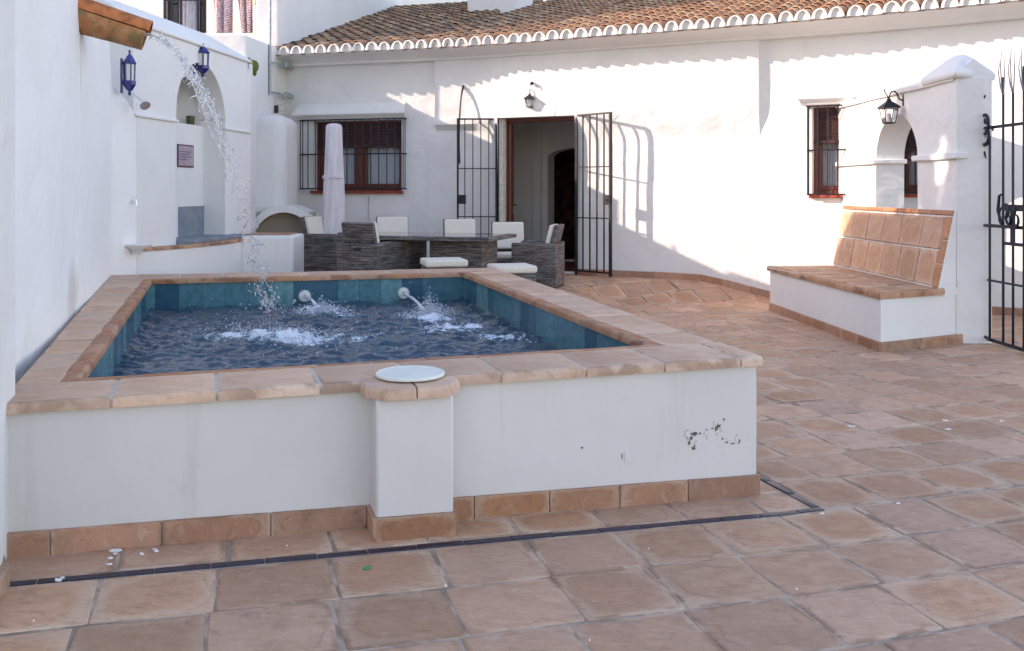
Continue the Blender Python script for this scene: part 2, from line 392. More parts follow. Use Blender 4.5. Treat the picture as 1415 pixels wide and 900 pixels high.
g = NT('flower_plaque'); p = g.obj(); g.set(color=g.mix(g.ramp(g.noise(p, 24, 3), .4, .62), (.45, .35, .40), (.34, .24, .29)), rough=.3); PLAQUE = g.m
INK = m_plain('blue_ink', (.10, .10, .20), .4)
PLAQUE_RIM = m_plain('maroon_rim', (.10, .045, .06), .4)
LENS = m_plain('lampblack', (.02, .02, .025), .5)
BARK = m_plain('bark', (.10, .08, .06), .9, 0, .2, .3, .02, 8)
EARTH = m_plain('earth', (.24, .19, .15), .95, 0, .2, .2, .01, 2)
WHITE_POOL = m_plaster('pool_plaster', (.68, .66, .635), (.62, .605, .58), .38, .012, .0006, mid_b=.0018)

# ------------------------------------------------------------------ layout
HW = Path([(-3.78, 15.33), (-.58, 14.40), (1.42, 13.47), (3.47, 12.48), (4.62, 11.86), (5.5, 11.32), (7.6, 9.9)])   # house wall
TERR = .235                                                    # raised terrace in front of the door
def floorz(x, y):
    z = .027 * max(0., 1.2 - x) * (1 - sst(4.6, 7.0, y))       # the floor falls away from the left wall
    d1 = (y - (12.03 + (x - 1.45) * .1156)) * .993             # ramp up to the door terrace
    n = Vector((2.33, -.85)).normalized(); d2 = -((x - 1.45) * n.x + (y - 12.03) * n.y)
    d = max(d1, min(d2, y - 8.75))
    z += TERR * sst(-.02, .8, d)
    return z + .07 * sst(.2, -1.3, x) * sst(9.0, 9.8, y)
U = Vector((.954, .299)); V_ = Vector((-.299, .954)); O_ = Vector((1.444, 4.337))
def uv2(u, v): q = O_ + U * u + V_ * v; return (q.x, q.y)

# pool: outer wall corners (near left, near right, far right, far left) and the rim of the opening
PW = [Vector((-1.95, 3.556)), Vector((1.2026, 4.543)), Vector((-.21, 9.64)), Vector((-3.82, 8.83))]
PI_ = [Vector((-1.878, 4.02)), Vector((.7185, 4.886)), Vector((-.488, 9.09)), Vector((-3.277, 8.398))]
ZC0, ZC1 = .641, .68
def inside(p, poly):
    c = False; j = len(poly) - 1
    for i in range(len(poly)):
        a, b = poly[i], poly[j]
        if (a[1] > p[1]) != (b[1] > p[1]) and p[0] < (b[0]-a[0])*(p[1]-a[1])/(b[1]-a[1])+a[0]: c = not c
        j = i
    return c

# ------------------------------------------------------------------ ground and floor
mb = MB(); mb.quad((-90, -90, -.06), (90, -90, -.06), (90, 90, -.06), (-90, 90, -.06)); struct(mb.build('ground', EARTH))
mb = MB(); N = 280
g0 = [(lerp(-6, 9, i / N), lerp(-2, 16.2, j / N)) for j in range(N + 1) for i in range(N + 1)]
mb.add([(x, y, floorz(x, y) - .0035 - min(.009,   .2 * (abs(floorz(x + .12, y) - floorz(x - .12, y)) + abs(floorz(x, y + .12) - floorz(x, y - .12))) if y > 8 else 0)) for x, y in g0], [(j*(N+1)+i, j*(N+1)+i+1, (j+1)*(N+1)+i+1, (j+1)*(N+1)+i) for j in range(N) for i in range(N)])
struct(mb.build('floor_bedding', GROUT, smooth=60))
mb = MB(); rr = random.Random(3)
def ftile(u0, u1, v0, v1, gap=.006, jit=.0065):
    c = [(u0 + gap, v0 + gap), (u1 - gap, v0 + gap), (u1 - gap, v1 - gap), (u0 + gap, v1 - gap)]
    poly = []
    for i, (u, v) in enumerate(c): poly.append((u + rr.uniform(-jit, jit), v + rr.uniform(-jit, jit)))
    # chamfer the corners and bow the sides a little so that no two tiles are alike
    out = []; uvs = []
    base = [(0, 0), (1, 0), (1, 1), (0, 1)]
    for i in range(4):
        p, q, r_ = Vector(poly[i - 1]), Vector(poly[i]), Vector(poly[(i + 1) % 4])
        k = rr.uniform(.004, .014)
        out += [q + (p - q).normalized() * k, q + (r_ - q).normalized() * k]
        b = base[i]; uvs += [b, b]
        m = (q + r_) / 2; e = (r_ - q).normalized(); out.append(m + Vector((e.y, -e.x)) * rr.uniform(-.004, .006))
        b2 = base[(i + 1) % 4]; uvs.append(((b[0] + b2[0]) / 2, (b[1] + b2[1]) / 2))
    w = [uv2(p.x, p.y) for p in out]
    cx = sum(p[0] for p in w) / len(w); cy = sum(p[1] for p in w) / len(w)
    if cx < -6.2 or cx > 8 or cy < 1.2 or cy > 15.6: return
    if inside((cx, cy), PW) and not any(not inside(p, PW) for p in w): return
    tx, ty, dz = rr.uniform(-.006, .006), rr.uniform(-.006, .006), rr.uniform(-.002, .002)
    zf = lambda x, y: floorz(x, y) + dz + (x - cx) * tx + (y - cy) * ty
    slab(mb, w, lambda x, y: floorz(x, y) - .012, zf, .007, .006, (rr.random(), rr.random(), rr.random()), uvs)
def row(v0, v1, ua, ub, L=.40, stag=True):
    u = ua - rr.uniform(0, .3) if stag else ua
    if not stag and ub - ua > 1: ftile(u, u + (l := rr.uniform(.15, .4)), v0, v1); u += l
    while u < ub - .05:
        l = rr.uniform(L * .93, L * 1.07)
        if ub - (u + l) < .16: l = ub - u
        ftile(u, min(u + l, ub), v0, v1); u += l
SW = .024
v = -SW
for k in range(9):
    h = rr.uniform(.37, .395); row(v - h, v, -6.5, 7.5); v -= h
row(SW, .262, -5, -SW, stag=False)                                       # cut tiles between the dark strip and the pool wall
u = SW; v = SW - .03
while v < 5.3:
    h = rr.uniform(.37, .395); row(v, v + h, u, 7.5, stag=False); v += h
u_ = -SW; vv = .262
while vv < 5.3: ftile(-.262, -SW, vv, vv + .4); vv += .4      # cut tiles along the pool's right side
while v < 12.5:
    h = rr.uniform(.37, .395); row(v, v + h, -6.5, 8.5); v += h
struct(mb.build('floor', TILE, smooth=50))
mb = MB(); rr = random.Random(5)
def strip(a, b):
    a, b = Vector(a), Vector(b); L = (b - a).length; k = 0.
    d = (b - a) / L; n = Vector((-d.y, d.x))
    while k < L - .01:
        e = min(L, k + .20); q = [a + d * (k + .002) - n * SW * .85, a + d * (e - .002) - n * SW * .85, a + d * (e - .002) + n * SW * .85, a + d * (k + .002) + n * SW * .85]
        dz = rr.uniform(-.002, .002)
        slab(mb, [uv2(p.x, p.y) for p in q], lambda x, y: floorz(x, y) - .012, lambda x, y: floorz(x, y) + .001 + dz, .004, .004); k = e
strip((-3.52, 0), (SW * .85, 0)); strip((0, SW), (0, 5.2))
struct(mb.build('floor_border', NAVY, smooth=50))

# ------------------------------------------------------------------ the pool
pool = thing('plunge_pool', 'raised white plunge pool with terracotta rim and teal tiles inside', 'pool', (PW[1].x, PW[1].y, 0))
mb = MB(); lump = lambda s, z: .007 * noise.noise(Vector((s * 1.7, z * 2.1, 3.))) + .003 * noise.noise(Vector((s * 5, z * 6, 8.)))
def face(mb, a, b, z0f, z1):
    P = Path([a, b]); t, n = P.tn(0)
    def pos(s, off): q = P.pos(s) + n * off; return (q.x, q.y)
    wall_cols(mb, pos, 0, P.L[-1], z0f, z1, ds=.07, zs=.07, thick=.12, disp=lump, back=False)
zf = lambda s: -.03
face(mb, PW[0], PW[1], zf, .645); face(mb, PW[1], PW[2], zf, .645); face(mb, PW[2], PW[3], zf, .645); face(mb, PW[3], PW[0], zf, .645)
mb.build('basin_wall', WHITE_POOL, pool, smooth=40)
# pillar in the near wall, with the lid on top
fp = Fr(PW[0], PW[1] - PW[0], Vector((U.y, -U.x)))
A0 = fp.hit(520, 748, .17)[0]; A1 = fp.hit(627, 745, .17)[0]
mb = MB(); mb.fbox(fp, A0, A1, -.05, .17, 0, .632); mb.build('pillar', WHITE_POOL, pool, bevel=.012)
mb = MB(); cz = lambda x, y: ZC1 + .004
def fpoly(pts): return [tuple(fp.p(a, d, 0)[:2]) for a, d in pts]
am = (A0 + A1) / 2
slab(mb, fpoly([(A0 - .045, .10), (A0 + .03, .205), (am - .003, .205), (am - .003, .014), (A0 - .045, .014)]), .630, .6785, [.022, .022, .003, .003, .012], .022)
slab(mb, fpoly([(am + .003, .014), (am + .003, .205), (A1 - .03, .205), (A1 + .045, .10), (A1 + .045, .014)]), .630, .6785, [.003, .022, .022, .012, .003], .022)
# fpoly runs clockwise in plan when d points towards the camera: flip where needed
mb.build('pillar_cap', COPE, pool, smooth=45)
# skirting tiles
mb = MB(); rr = random.Random(8)
def skirt(mb, fr, a0, a1, h, L=.4, first=None, zfn=None, d1=.016, d0=-.02):
    a = a0; l = first or L
    while a < a1 - .004:
        e = a + l * rr.uniform(.96, 1.04); e = a1 if a1 - e < .06 else min(e, a1)
        z0, z1 = [(zfn or (lambda x, y: floorz(x, y)))(*fr.p(k, .02, 0)[:2]) for k in (a, e)]
        q = [fr.p(a + .002, d1, z0 - .01), fr.p(e - .002, d1, z1 - .01), fr.p(e - .002, d1, z1 + h), fr.p(a + .002, d1, z0 + h)]
        r_ = [fr.p(a + .002, d0, z0 - .01), fr.p(e - .002, d0, z1 - .01), fr.p(e - .002, d0, z1 + h), fr.p(a + .002, d0, z0 + h)]
        c = (rr.random(), rr.random(), rr.random()); uv = [(0, 0), (1, 0), (1, 1), (0, 1)]
        mb.add(q + r_, [(0, 1, 2, 3), (3, 2, 6, 7), (1, 5, 6, 2), (4, 0, 3, 7)], c, [uv] * 4); a = e; l = L
Lf = (PW[1] - PW[0]).length
skirt(mb, fp, .0, A0 - .016, .094, .42, .16); skirt(mb, fp, A1 + .016, Lf + .016, .098, .36, .12)
fq = Fr(fp.p(0, .17, 0)[:2], fp.t, fp.n); skirt(mb, fq, A0 - .016, A1 + .016, .097, .34)
fl = Fr(fp.p(A0, 0, 0)[:2], fp.n, -fp.t); skirt(mb, fl, .0, .186, .095, .3)
fl = Fr(fp.p(A1, .17, 0)[:2], -fp.n, fp.t); skirt(mb, fl, -.016, .17, .097, .3)
fr_ = Fr(PW[1], PW[2] - PW[1], Vector((V_.y, -V_.x))); skirt(mb, fr_, -.016, 5.2, .098, .38)
mb.build('skirting', SKIRT, pool, bevel=.003)
# coping: one row of tiles round the rim and a narrow rounded trim inside it
PO = offset_poly(PW, [-.028, -.028, -.028, -.03])
TR = offset_poly([tuple(p) for p in PI_], [-.075] * 4)
def quad4(a0, b0, b1, a1, f0, f1):
    return [a0.lerp(b0, f0), a0.lerp(b0, f1), a1.lerp(b1, f1), a1.lerp(b1, f0)]
def coping_side(mb, a0, b0, a1, b1, L, first, r, g=.0055, skipf=None):
    """a0-b0 outer edge, a1-b1 inner edge"""
    T = (b0 - a0).length; k = 0; l = first
    while k < T - .01:
        e = min(T, k + l * rr.uniform(.97, 1.03)); e = T if T - e < .08 else e
        q = quad4(a0, b0, b1, a1, (k + g) / T, (e - g) / T); d = rr.uniform(-.002, .002)
        slab(mb, q, ZC0 - .004, ZC1 + d, r, min(.03, max(r)), (rr.random(), rr.random(), rr.random())); k = e; l = L
mb = MB()
# the near row runs the full width; its inner edge is the line of the trim
def ext(p, q, edge_a, edge_b):
    """point where line p-q meets line edge_a-edge_b"""
    d = q - p; e = edge_b - edge_a; t = ((edge_a - p).x * e.y - (edge_a - p).y * e.x) / (d.x * e.y - d.y * e.x); return p + d * t
n0 = ext(TR[0], TR[1], PO[3], PO[0]); n1 = ext(TR[0], TR[1], PO[1], PO[2])
coping_side(mb, PO[0], PO[1], n0, n1, .405, .40, [.022, .006, .004, .006])
f1 = ext(TR[3], TR[2], PO[1], PO[2]); f0 = ext(TR[3], TR[2], PO[3], PO[0])
coping_side(mb, n1, f1, TR[1], TR[2], .39, .40, [.02, .006, .004, .006])
coping_side(mb, PO[2], PO[3], f1, f0, .40, .3, [.02, .006, .004, .006])
coping_side(mb, f0, n0, TR[3], TR[0], .40, .38, [.02, .006, .004, .006])
mb.build('coping', COPE, pool, smooth=45)
mb = MB()
for i in range(4):
    a, b = TR[i], TR[(i + 1) % 4]; coping_side(mb, a, b, PI_[i], PI_[(i + 1) % 4], .27, .27, [.004, .004, .018, .004], .0025)
mb.build('rim_trim', TRIM, pool, smooth=45)
mb = MB()
for P0, P1 in ((PO, PI_),):
    q0 = offset_poly([tuple(p) for p in P0], [.012] * 4); q1 = offset_poly([tuple(p) for p in P1], [-.008] * 4)
    for i in range(4):
        j = (i + 1) % 4; z = ZC1 - .005
        mb.add([(q0[i].x, q0[i].y, z), (q0[j].x, q0[j].y, z), (q1[j].x, q1[j].y, z), (q1[i].x, q1[i].y, z),
                (q0[i].x, q0[i].y, ZC0), (q0[j].x, q0[j].y, ZC0), (q1[j].x, q1[j].y, ZC0 + .004), (q1[i].x, q1[i].y, ZC0 + .004)], [(0, 1, 2, 3), (4, 5, 1, 0), (7, 6, 5, 4), (3, 2, 6, 7)])
mb.build('coping_mortar', GROUT_W, pool)
# teal tiles lining the basin
LI = offset_poly([tuple(p) for p in PI_], [-.022] * 4)
mb = MB(); rr = random.Random(12)
mbg = MB()
for i in range(4):
    a, b = LI[i], LI[(i + 1) % 4]; T = (b - a).length; n = Vector((-(b - a).y, (b - a).x)).normalized(); k = 0
    mbg.add([(*(a - n * .004), .0), (*(b - n * .004), .0), (*(b - n * .004), ZC0), (*(a - n * .004), ZC0)], [(0, 1, 2, 3)])
    while k < T - .01:
        e = min(T, k + .205); p, q = a.lerp(b, (k + .0015) / T), a.lerp(b, (e - .0015) / T)
        for z0, z1 in ((.0, .235), (.238, .640)):
            o0, o1 = rr.uniform(0, .0015), rr.uniform(0, .0015)
            mb.add([(*(p + n * o0), z0), (*(q + n * o1), z0), (*(q + n * o1), z1), (*(p + n * o0), z1)], [(0, 1, 2, 3)], (rr.random(), rr.random(), rr.random()))
        k = e
mb.build('lining_tiles', GLAZE, pool)
mb = MB(); nx_, ny_ = 14, 24                                     # dark tiled bottom of the basin
for i in range(nx_):
    for j in range(ny_):
        q = []
        for a_, b_ in ((i + .01, j + .01), (i + .99, j + .01), (i + .99, j + .99), (i + .01, j + .99)):
            p = LI[0].lerp(LI[1], a_ / nx_).lerp(LI[3].lerp(LI[2], a_ / nx_), b_ / ny_); q.append((p.x, p.y, .06))
        mb.add(q, [(0, 1, 2, 3)], (rr.random() * .35, rr.random(), rr.random()))
mb.build('basin_floor', GLAZE, pool)
mbg.build('lining_mortar', m_plain('teal_grout', (.05, .10, .115), .8), pool)
# the two inlet nozzles in the far wall
ZW = .405
ff = Fr(LI[2], LI[2] - LI[3], -Vector((-(LI[3] - LI[2]).y, (LI[3] - LI[2]).x)).normalized() * -1)
NOZ = []
for px, py in ((421, 410), (558, 406)):
    a, z = ff.hit(px, py, .03); c = ff.p(a, .0, z); NOZ.append(c)
    mb = MB(); mb.lathe([(.058, 0), (.06, .012), (.05, .03), (.022, .034), (.02, .02)], n=20)
    q = Vector((ff.n.x, ff.n.y, 0)).to_track_quat('Z', 'Y'); mb.v = [tuple(c + q @ Vector(v)) for v in mb.v]
    mb.build('inlet_nozzle', PLATE, pool, smooth=40)
# peeling paint on the near face
mb = MB(); mw = MB(); rr = random.Random(4)
def blob(mb, px, py, rx, rz, thick, nn=11, rough=.5, tilt=0.):
    a, z = fp.hit(px, py, .0); ce = Vector((a, z)); pts = []
    for k in range(nn):
        t = 2 * math.pi * k / nn; m = 1 + rr.uniform(-rough, rough)
        pts.append((ce.x + rx * m * math.cos(t), ce.y + rz * m * math.sin(t)))
    top = [fp.p(p[0], thick + tilt * rr.random(), p[1]) for p in pts]; bot = [fp.p(p[0], -.008, p[1]) for p in pts]
    mb.add(bot + top, [tuple(range(nn, 2 * nn))] + [(i, (i + 1) % nn, nn + (i + 1) % nn, nn + i) for i in range(nn)])
for px, py, rx, rz in ((955, 605, .022, .018), (959, 599, .02, .014), (958, 619, .014, .014), (992, 589, .015, .018), (989, 593, .012, .012), (1004, 611, .012, .006), (1012, 613, .014, .006), (1021, 610, .008, .014), (1017, 602, .004, .008), (967, 599, .012, .005), (976, 594, .008, .004), (984, 592, .006, .004), (1000, 580, .005, .008), (952, 612, .008, .012), (804, 619, .006, .006), (859, 630, .005, .016), (998, 606, .006, .006)):
    blob(mb, px, py, rx * .62, rz * .6, .0030, 13, .75)
for px, py, rx, rz in ((950, 600, .012, .03), (962, 612, .008, .016), (988, 585, .01, .016), (997, 592, .012, .02), (1008, 606, .018, .01), (1018, 606, .012, .02), (866, 631, .03, .026), (975, 599, .014, .01), (980, 604, .02, .02), (993, 600, .014, .01)):
    blob(mw, px, py, rx * .8, rz * .8, .0042, 10, .5, .0015)
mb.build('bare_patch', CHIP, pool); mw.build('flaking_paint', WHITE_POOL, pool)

# the water, with foam where the jets and the spout strike it
SP0 = Vector((-2.60, 6.58, 2.60)); SPL = Vector((-1.74, 6.75, ZW))       # lip of the spout, where its water lands
def onw(px, py):
    Y = (EYE - ZW) * F / (py - HY); return Vector(((px - CX) / F * Y, Y))
FO = [(onw(440, 430), .36, 1.0), (onw(478, 436), .30, .6), (onw(405, 468), .42, .85), (onw(470, 472), .46, .45), (onw(595, 440), .32, 1.15), (onw(610, 455), .34, .6), (onw(545, 436), .34, .42), (onw(650, 452), .40, .50), (onw(690, 466), .40, .42), (onw(530, 458), .5, .34), (onw(300, 466), .55, .34), (onw(345, 462), .40, .45), (onw(740, 470), .45, .34), (onw(250, 440), .5, .18)]
mb = MB(); N = 380; vs = []; foam = []
for j in range(N + 1):
    for i in range(N + 1):
        a = LI[0].lerp(LI[1], i / N); b = LI[3].lerp(LI[2], i / N); p = a.lerp(b, j / N); q = Vector((p.x, p.y, 0))
        z = ZW + .018 * noise.noise(q * 3.1 + Vector((0, 0, 1))) + .030 * noise.noise(Vector((q.x * 4.5, q.y * 8.5, 0))) + .023 * noise.noise(Vector((q.x * 9, q.y * 17, 2))) + .0085 * noise.noise(Vector((q.x * 22, q.y * 34, 5)))
        f = 0.
        for (c, r_, w) in FO:
            d = (p - c).length
            f += w * math.exp(-(d / r_) ** 2 * 2.2)
            if w > .8:
                z += (.026 * math.exp(-(d / .22) ** 2) + .012 * math.sin(d * 22) * math.exp(-d * 1.6)) * (1 + .9 * noise.noise(q * 12))
                z += .016 * math.exp(-(d / .3) ** 2) * noise.noise(q * 28)
        f *= .55 + .9 * abs(noise.noise(q * 5 + Vector((9, 2, 0)))) + .35 * noise.noise(q * 14)
        vs.append((p.x, p.y, z)); foam.append(max(0, min(1, f)))
fs = [(j*(N+1)+i, j*(N+1)+i+1, (j+1)*(N+1)+i+1, (j+1)*(N+1)+i) for j in range(N) for i in range(N)]
mb.v = vs
for f in fs: mb.f.append(f); mb.c.append((sum(foam[k] for k in f) / 4,) * 3); mb.uv.append(None)
wo = mb.build('pool_water', WATER, smooth=80); struct(wo)
# smooth foam values per corner
ca = wo.data.color_attributes['rnd']; arr = []
for f in fs:
    for k in f: arr += [foam[k]] * 3 + [1.]
ca.data.foreach_set('color', arr)

# water falling from the spout: a rope of water that breaks into drops
mb = MB(); rr = random.Random(21)
T = math.sqrt(2 * (SP0.z - ZW) / 9.81)
def traj(t): 
    k = t / T; return Vector((lerp(SP0.x, SPL.x, k), lerp(SP0.y, SPL.y, k), SP0.z - .5 * 9.81 * t * t))
for s in range(4):                                            # thin strands near the lip
    off = Vector((rr.uniform(-.04, .04), rr.uniform(-.05, .05), rr.uniform(-.02, .02))); pts = []; rs = []
    for i in range(30):
        t = T * (.52 + .14 * s) * i / 29; q = Vector((t * 12, s * 3.1, 0))
        pts.append(traj(t) + off + Vector((noise.noise(q), noise.noise(q + Vector((5, 0, 0))), noise.noise(q + Vector((0, 7, 0))))) * .03 * (.3 + 2 * t / T))
        rs.append(max(.0014, .0050 * (1 - i / 34) * (1 + 1.1 * noise.noise(q * 2.3 + Vector((0, 0, 3))))))
    mb.tube(pts, rs, 7)
for i in range(760):
    t = T * (1 - rr.random() ** 1.1 * .97); sp = .010 + .034 * (t / T)
    c = traj(t) + Vector((rr.gauss(0, sp), rr.gauss(0, sp), rr.gauss(0, sp * 1.2)))
    if c.z < ZW: continue
    d = Vector((rr.gauss(0, .5), rr.gauss(0, .5), -1)).normalized(); mb.ball(c, rr.uniform(.0016, .0058), (1, 1, rr.uniform(1, 4.2)), d, 1)
for i in range(44):                                           # torn ligaments
    t = T * rr.uniform(.28, .97); c = traj(t); d = Vector((rr.gauss(.3, .6), rr.gauss(0, .4), -1)).normalized(); pts = []
    for k in range(6): pts.append(c + d * .024 * k + Vector((rr.gauss(0, .010), rr.gauss(0, .010), rr.gauss(0, .006))))
    mb.tube(pts, [.001, .0042, .003, .005, .003, .001], 6)
wj = mb.build('water_jet', DROP, smooth=80, loc=tuple(SPL))
tag(wj, 'stream of water arcing from the clay spout and breaking into drops', 'water jet')
# jets from the nozzles and the splashes they throw up
mb = MB()
for i, (c, land) in enumerate(((NOZ[0], onw(440, 428)), (NOZ[1], onw(592, 436)))):
    l = Vector((land.x, land.y, ZW)); pts = []; rs = []
    for k in range(12):
        t = k / 11; p = c.lerp(l, t); p.z = lerp(c.z, ZW, t * t) + .02 * t * (1 - t); q = Vector((t * 6, i * 4., 0))
        pts.append(p + Vector((noise.noise(q), noise.noise(q + Vector((3, 3, 3))), 0)) * .012); rs.append(.013 + .006 * noise.noise(q * 2) + .006 * t)
    mb.tube(pts, rs, 7)
def burst(c, n, rad, up, big=.010):
    for i in range(n):
        a = rr.uniform(0, 2 * math.pi); d = abs(rr.gauss(0, rad)); h = abs(rr.gauss(0, up)) * math.exp(-d / (rad * 1.6))
        mb.ball((c.x + d * math.cos(a), c.y + d * math.sin(a), ZW + .01 + h), rr.uniform(.0025, big) * (1 if rr.random() > .12 else 1.5), (1, 1, rr.uniform(.8, 1.8)), Vector((rr.gauss(0, .6), rr.gauss(0, .6), 1)).normalized(), 1)
burst(onw(445, 432), 1100, .15, .055, .0042); burst(onw(400, 467), 850, .22, .04, .0040); burst(onw(594, 438), 1500, .13, .085, .0045); burst(onw(375, 430), 60, .16, .10, .008); burst(onw(330, 458), 130, .35, .022, .006); burst(onw(430, 470), 200, .35, .018, .005); burst(onw(640, 450), 110, .4, .02, .005)
for i in range(46):                                            # the tongue of splash left of the first nozzle
    t = rr.random(); mb.ball(Vector((lerp(-2.21, -2.0, t) + rr.gauss(0, .025), lerp(8.0, 7.6, t), lerp(.66, .50, t) + rr.gauss(0, .03))), rr.uniform(.003, .011), (1, 1, rr.uniform(1, 2.2)), Vector((.4, 0, -1)).normalized(), 1)
for i in range(50):
    q = onw(rr.uniform(250, 640), rr.uniform(418, 470)); mb.ball((q.x, q.y, ZW + abs(rr.gauss(0, .10)) + .02), rr.uniform(.002, .006), (1, 1, 1.3), None, 1)
sp = mb.build('water_splash', SPRAY, smooth=80, loc=(SPL.x, SPL.y, ZW)); tag(sp, 'white spray and drops thrown up on the pool surface by the jets', 'splash', kind='stuff')

# round white lid lying on the pillar cap
lid_c = fp.p(am + .0, .045, ZC1 + .004)
lid_c = Vector((*((lambda Y: ((567 - CX) / F * Y, Y))(.81 * F / 255)), ZC1 + .006))
mb = MB(); mb.lathe([(.150, 0), (.152, .006), (.150, .012), (.142, .015), (.138, .012), (.02, .013), (.016, .010), (.0, .010)], n=64)
ld = mb.build('round_lid', PLATE, smooth=35); ld.location = lid_c
tag(ld, 'round white plastic lid lying on the cap of the pool pillar', 'lid')
# flakes of white paint on the floor
mb = MB(); rr = random.Random(9)
def flake(px, py, s):
    z = .08 if px < 700 else .0
    for _ in range(4):
        Y = (EYE - z) * F / (py - HY); x = (px - CX) / F * Y; z = floorz(x, Y)
    n_ = rr.randint(5, 7); a0 = rr.random() * 6; pts = [(x + s * rr.uniform(.5, 1.3) * math.cos(a0 + 6.283 * k / n_) * 1.6, Y + s * rr.uniform(.5, 1.2) * math.sin(a0 + 6.283 * k / n_)) for k in range(n_)]
    mb.add([(*p, z + .0035 + rr.uniform(0, .006)) for p in pts] + [(*p, z + .001) for p in pts], [tuple(range(n_))] + [(i, (i+1) % n_, n_ + (i+1) % n_, n_ + i) for i in range(n_)])
for px, py, s in ((155, 763, .010), (162, 762, .012), (159, 766, .009), (152, 773, .006), (151, 781, .007), (196, 767, .006), (214, 760, .007), (216, 763, .005), (97, 761, .005), (83, 747, .005), (116, 757, .004), (80, 803, .014), (86, 800, .008), (606, 738, .018), (598, 736, .008), (1008, 679, .010), (1176, 590, .016), (1310, 594, .012), (1242, 697, .006), (1384, 583, .008), (1136, 711, .006), (1306, 582, .01)): flake(px, py, s)
for k in range(9): flake(rr.uniform(20, 1380), rr.uniform(700, 890), rr.uniform(.001, .003))
fo = mb.build('paint_flakes', CHIPW); tag(fo, 'small white paint flakes scattered over the terracotta floor', 'debris', kind='stuff')
mb = MB(); Y = (EYE - .04) * F / (789 - HY); x = (507 - CX) / F * Y
mb.add([(x - .016, Y - .012, floorz(x, Y) + .006), (x + .004, Y - .016, floorz(x, Y) + .004), (x + .017, Y + .004, floorz(x, Y) + .012), (x - .002, Y + .014, floorz(x, Y) + .006)], [(0, 1, 2, 3)])
lf = mb.build('fallen_leaf', m_plain('bright_leaf', (.02, .30, .08), .5), loc=(x, Y, floorz(x, Y)), solid=.002); tag(lf, 'tiny bright green leaf lying on the floor before the pool pillar', 'leaf')
# ------------------------------------------------------------------ left courtyard wall with spout
LW = Path([(-1.90, 3.0), (-2.06, 3.50), (-2.29, 4.18), (-2.58, 5.125), (-2.99, 6.36), (-3.55, 8.02), (-3.84, 8.86), (-3.79, 9.31)][::-1])
LWL = LW.L[-1]
WALL_ST = m_plaster('stained_limewash', (.88, .87, .85), (.84, .83, .81), .06, .04)   # with the damp patch above the coping
_t = WALL_ST.node_tree; _b = _t.nodes['Principled BSDF']; _src = _b.inputs['Base Color'].links[0].from_socket
_g = NT.__new__(NT); _g.m = WALL_ST; _g.t = _t; _g.b = _b
_p = _g.pos(); _d = _g.n('ShaderNodeVectorMath', operation='LENGTH', i={0: _g.scale(_g.n('ShaderNodeVectorMath', operation='SUBTRACT', i={0: _p, 1: (-2.93, 6.15, .80)}).outputs[0], .2, 2.4, 3.2)}).outputs['Value']
_m = _g.ramp(_g.math('ADD', _d, _g.math('MULTIPLY', _g.noise(_p, 5, 4), .7)), .55, 1.25, .42, 0.)
_t.links.new(_g.mix(_m, _src, (.42, .37, .30)), _b.inputs['Base Color'])
def lw_pos(s, off):                                            # s runs from the far end; face looks to +X
    p = LW.pos(s); n = -LW.nrm(s, .25)
    if n.x < 0: n = -n
    q = p + n * off; return (q.x, q.y)
def lw_s(Y):                                                   # arc length at depth Y
    lo, hi = .0, LWL
    for _ in range(40):
        m = (lo + hi) / 2
        if LW.pos(m).y > Y: lo = m
        else: hi = m
    return lo
S_F = LW.L[1]; S_T = lw_s(6.36)
def lw_top(s):
    if s >= S_T - .001: return 6.2
    Y = LW.pos(s).y
    if s < S_F: return lerp(2.20, 2.50, (s / S_F) ** .6)
    if Y > 8.45: return lerp(2.50, 2.94, sst(8.9, 8.45, Y) ** .8)
    return lerp(2.94, 2.72, (8.45 - Y) / 2.1)
cw = thing('courtyard_wall', 'tall white courtyard wall along the pool holding the clay water spout', 'wall', (-2.6, 5.2, 0))
mb = MB()
lwd = lambda s, z: .022 * noise.noise(Vector((s * .8, z * .7, 1.))) + .007 * noise.noise(Vector((s * 2.6, z * 2.3, 5.)))
wall_cols(mb, lw_pos, 0, S_T, -.1, lw_top, ds=.08, zs=.12, thick=.4, disp=lwd)
wall_cols(mb, lw_pos, S_T, LWL, -.1, lw_top, ds=.12, zs=.12, thick=.4, disp=lwd)
mb.build('wall_face', WALL_ST, cw, smooth=40)
mb = MB(); mb.prism([(-2.6, 2.9), (-1.76, 2.98), (-1.835, 3.32), (-1.935, 3.53), (-1.99, 3.70), (-2.6, 3.7)], -.1, 6.2); mb.build('pilaster', WHITE_OLD, cw, bevel=.01)
mb = MB(); mb.prism([(-2.4, 2.9), (-1.70, 2.95), (-1.795, 3.30), (-1.90, 3.44), (-2.4, 3.5)], 0., .155); mb.build('plinth', SKIRT, cw, bevel=.006)
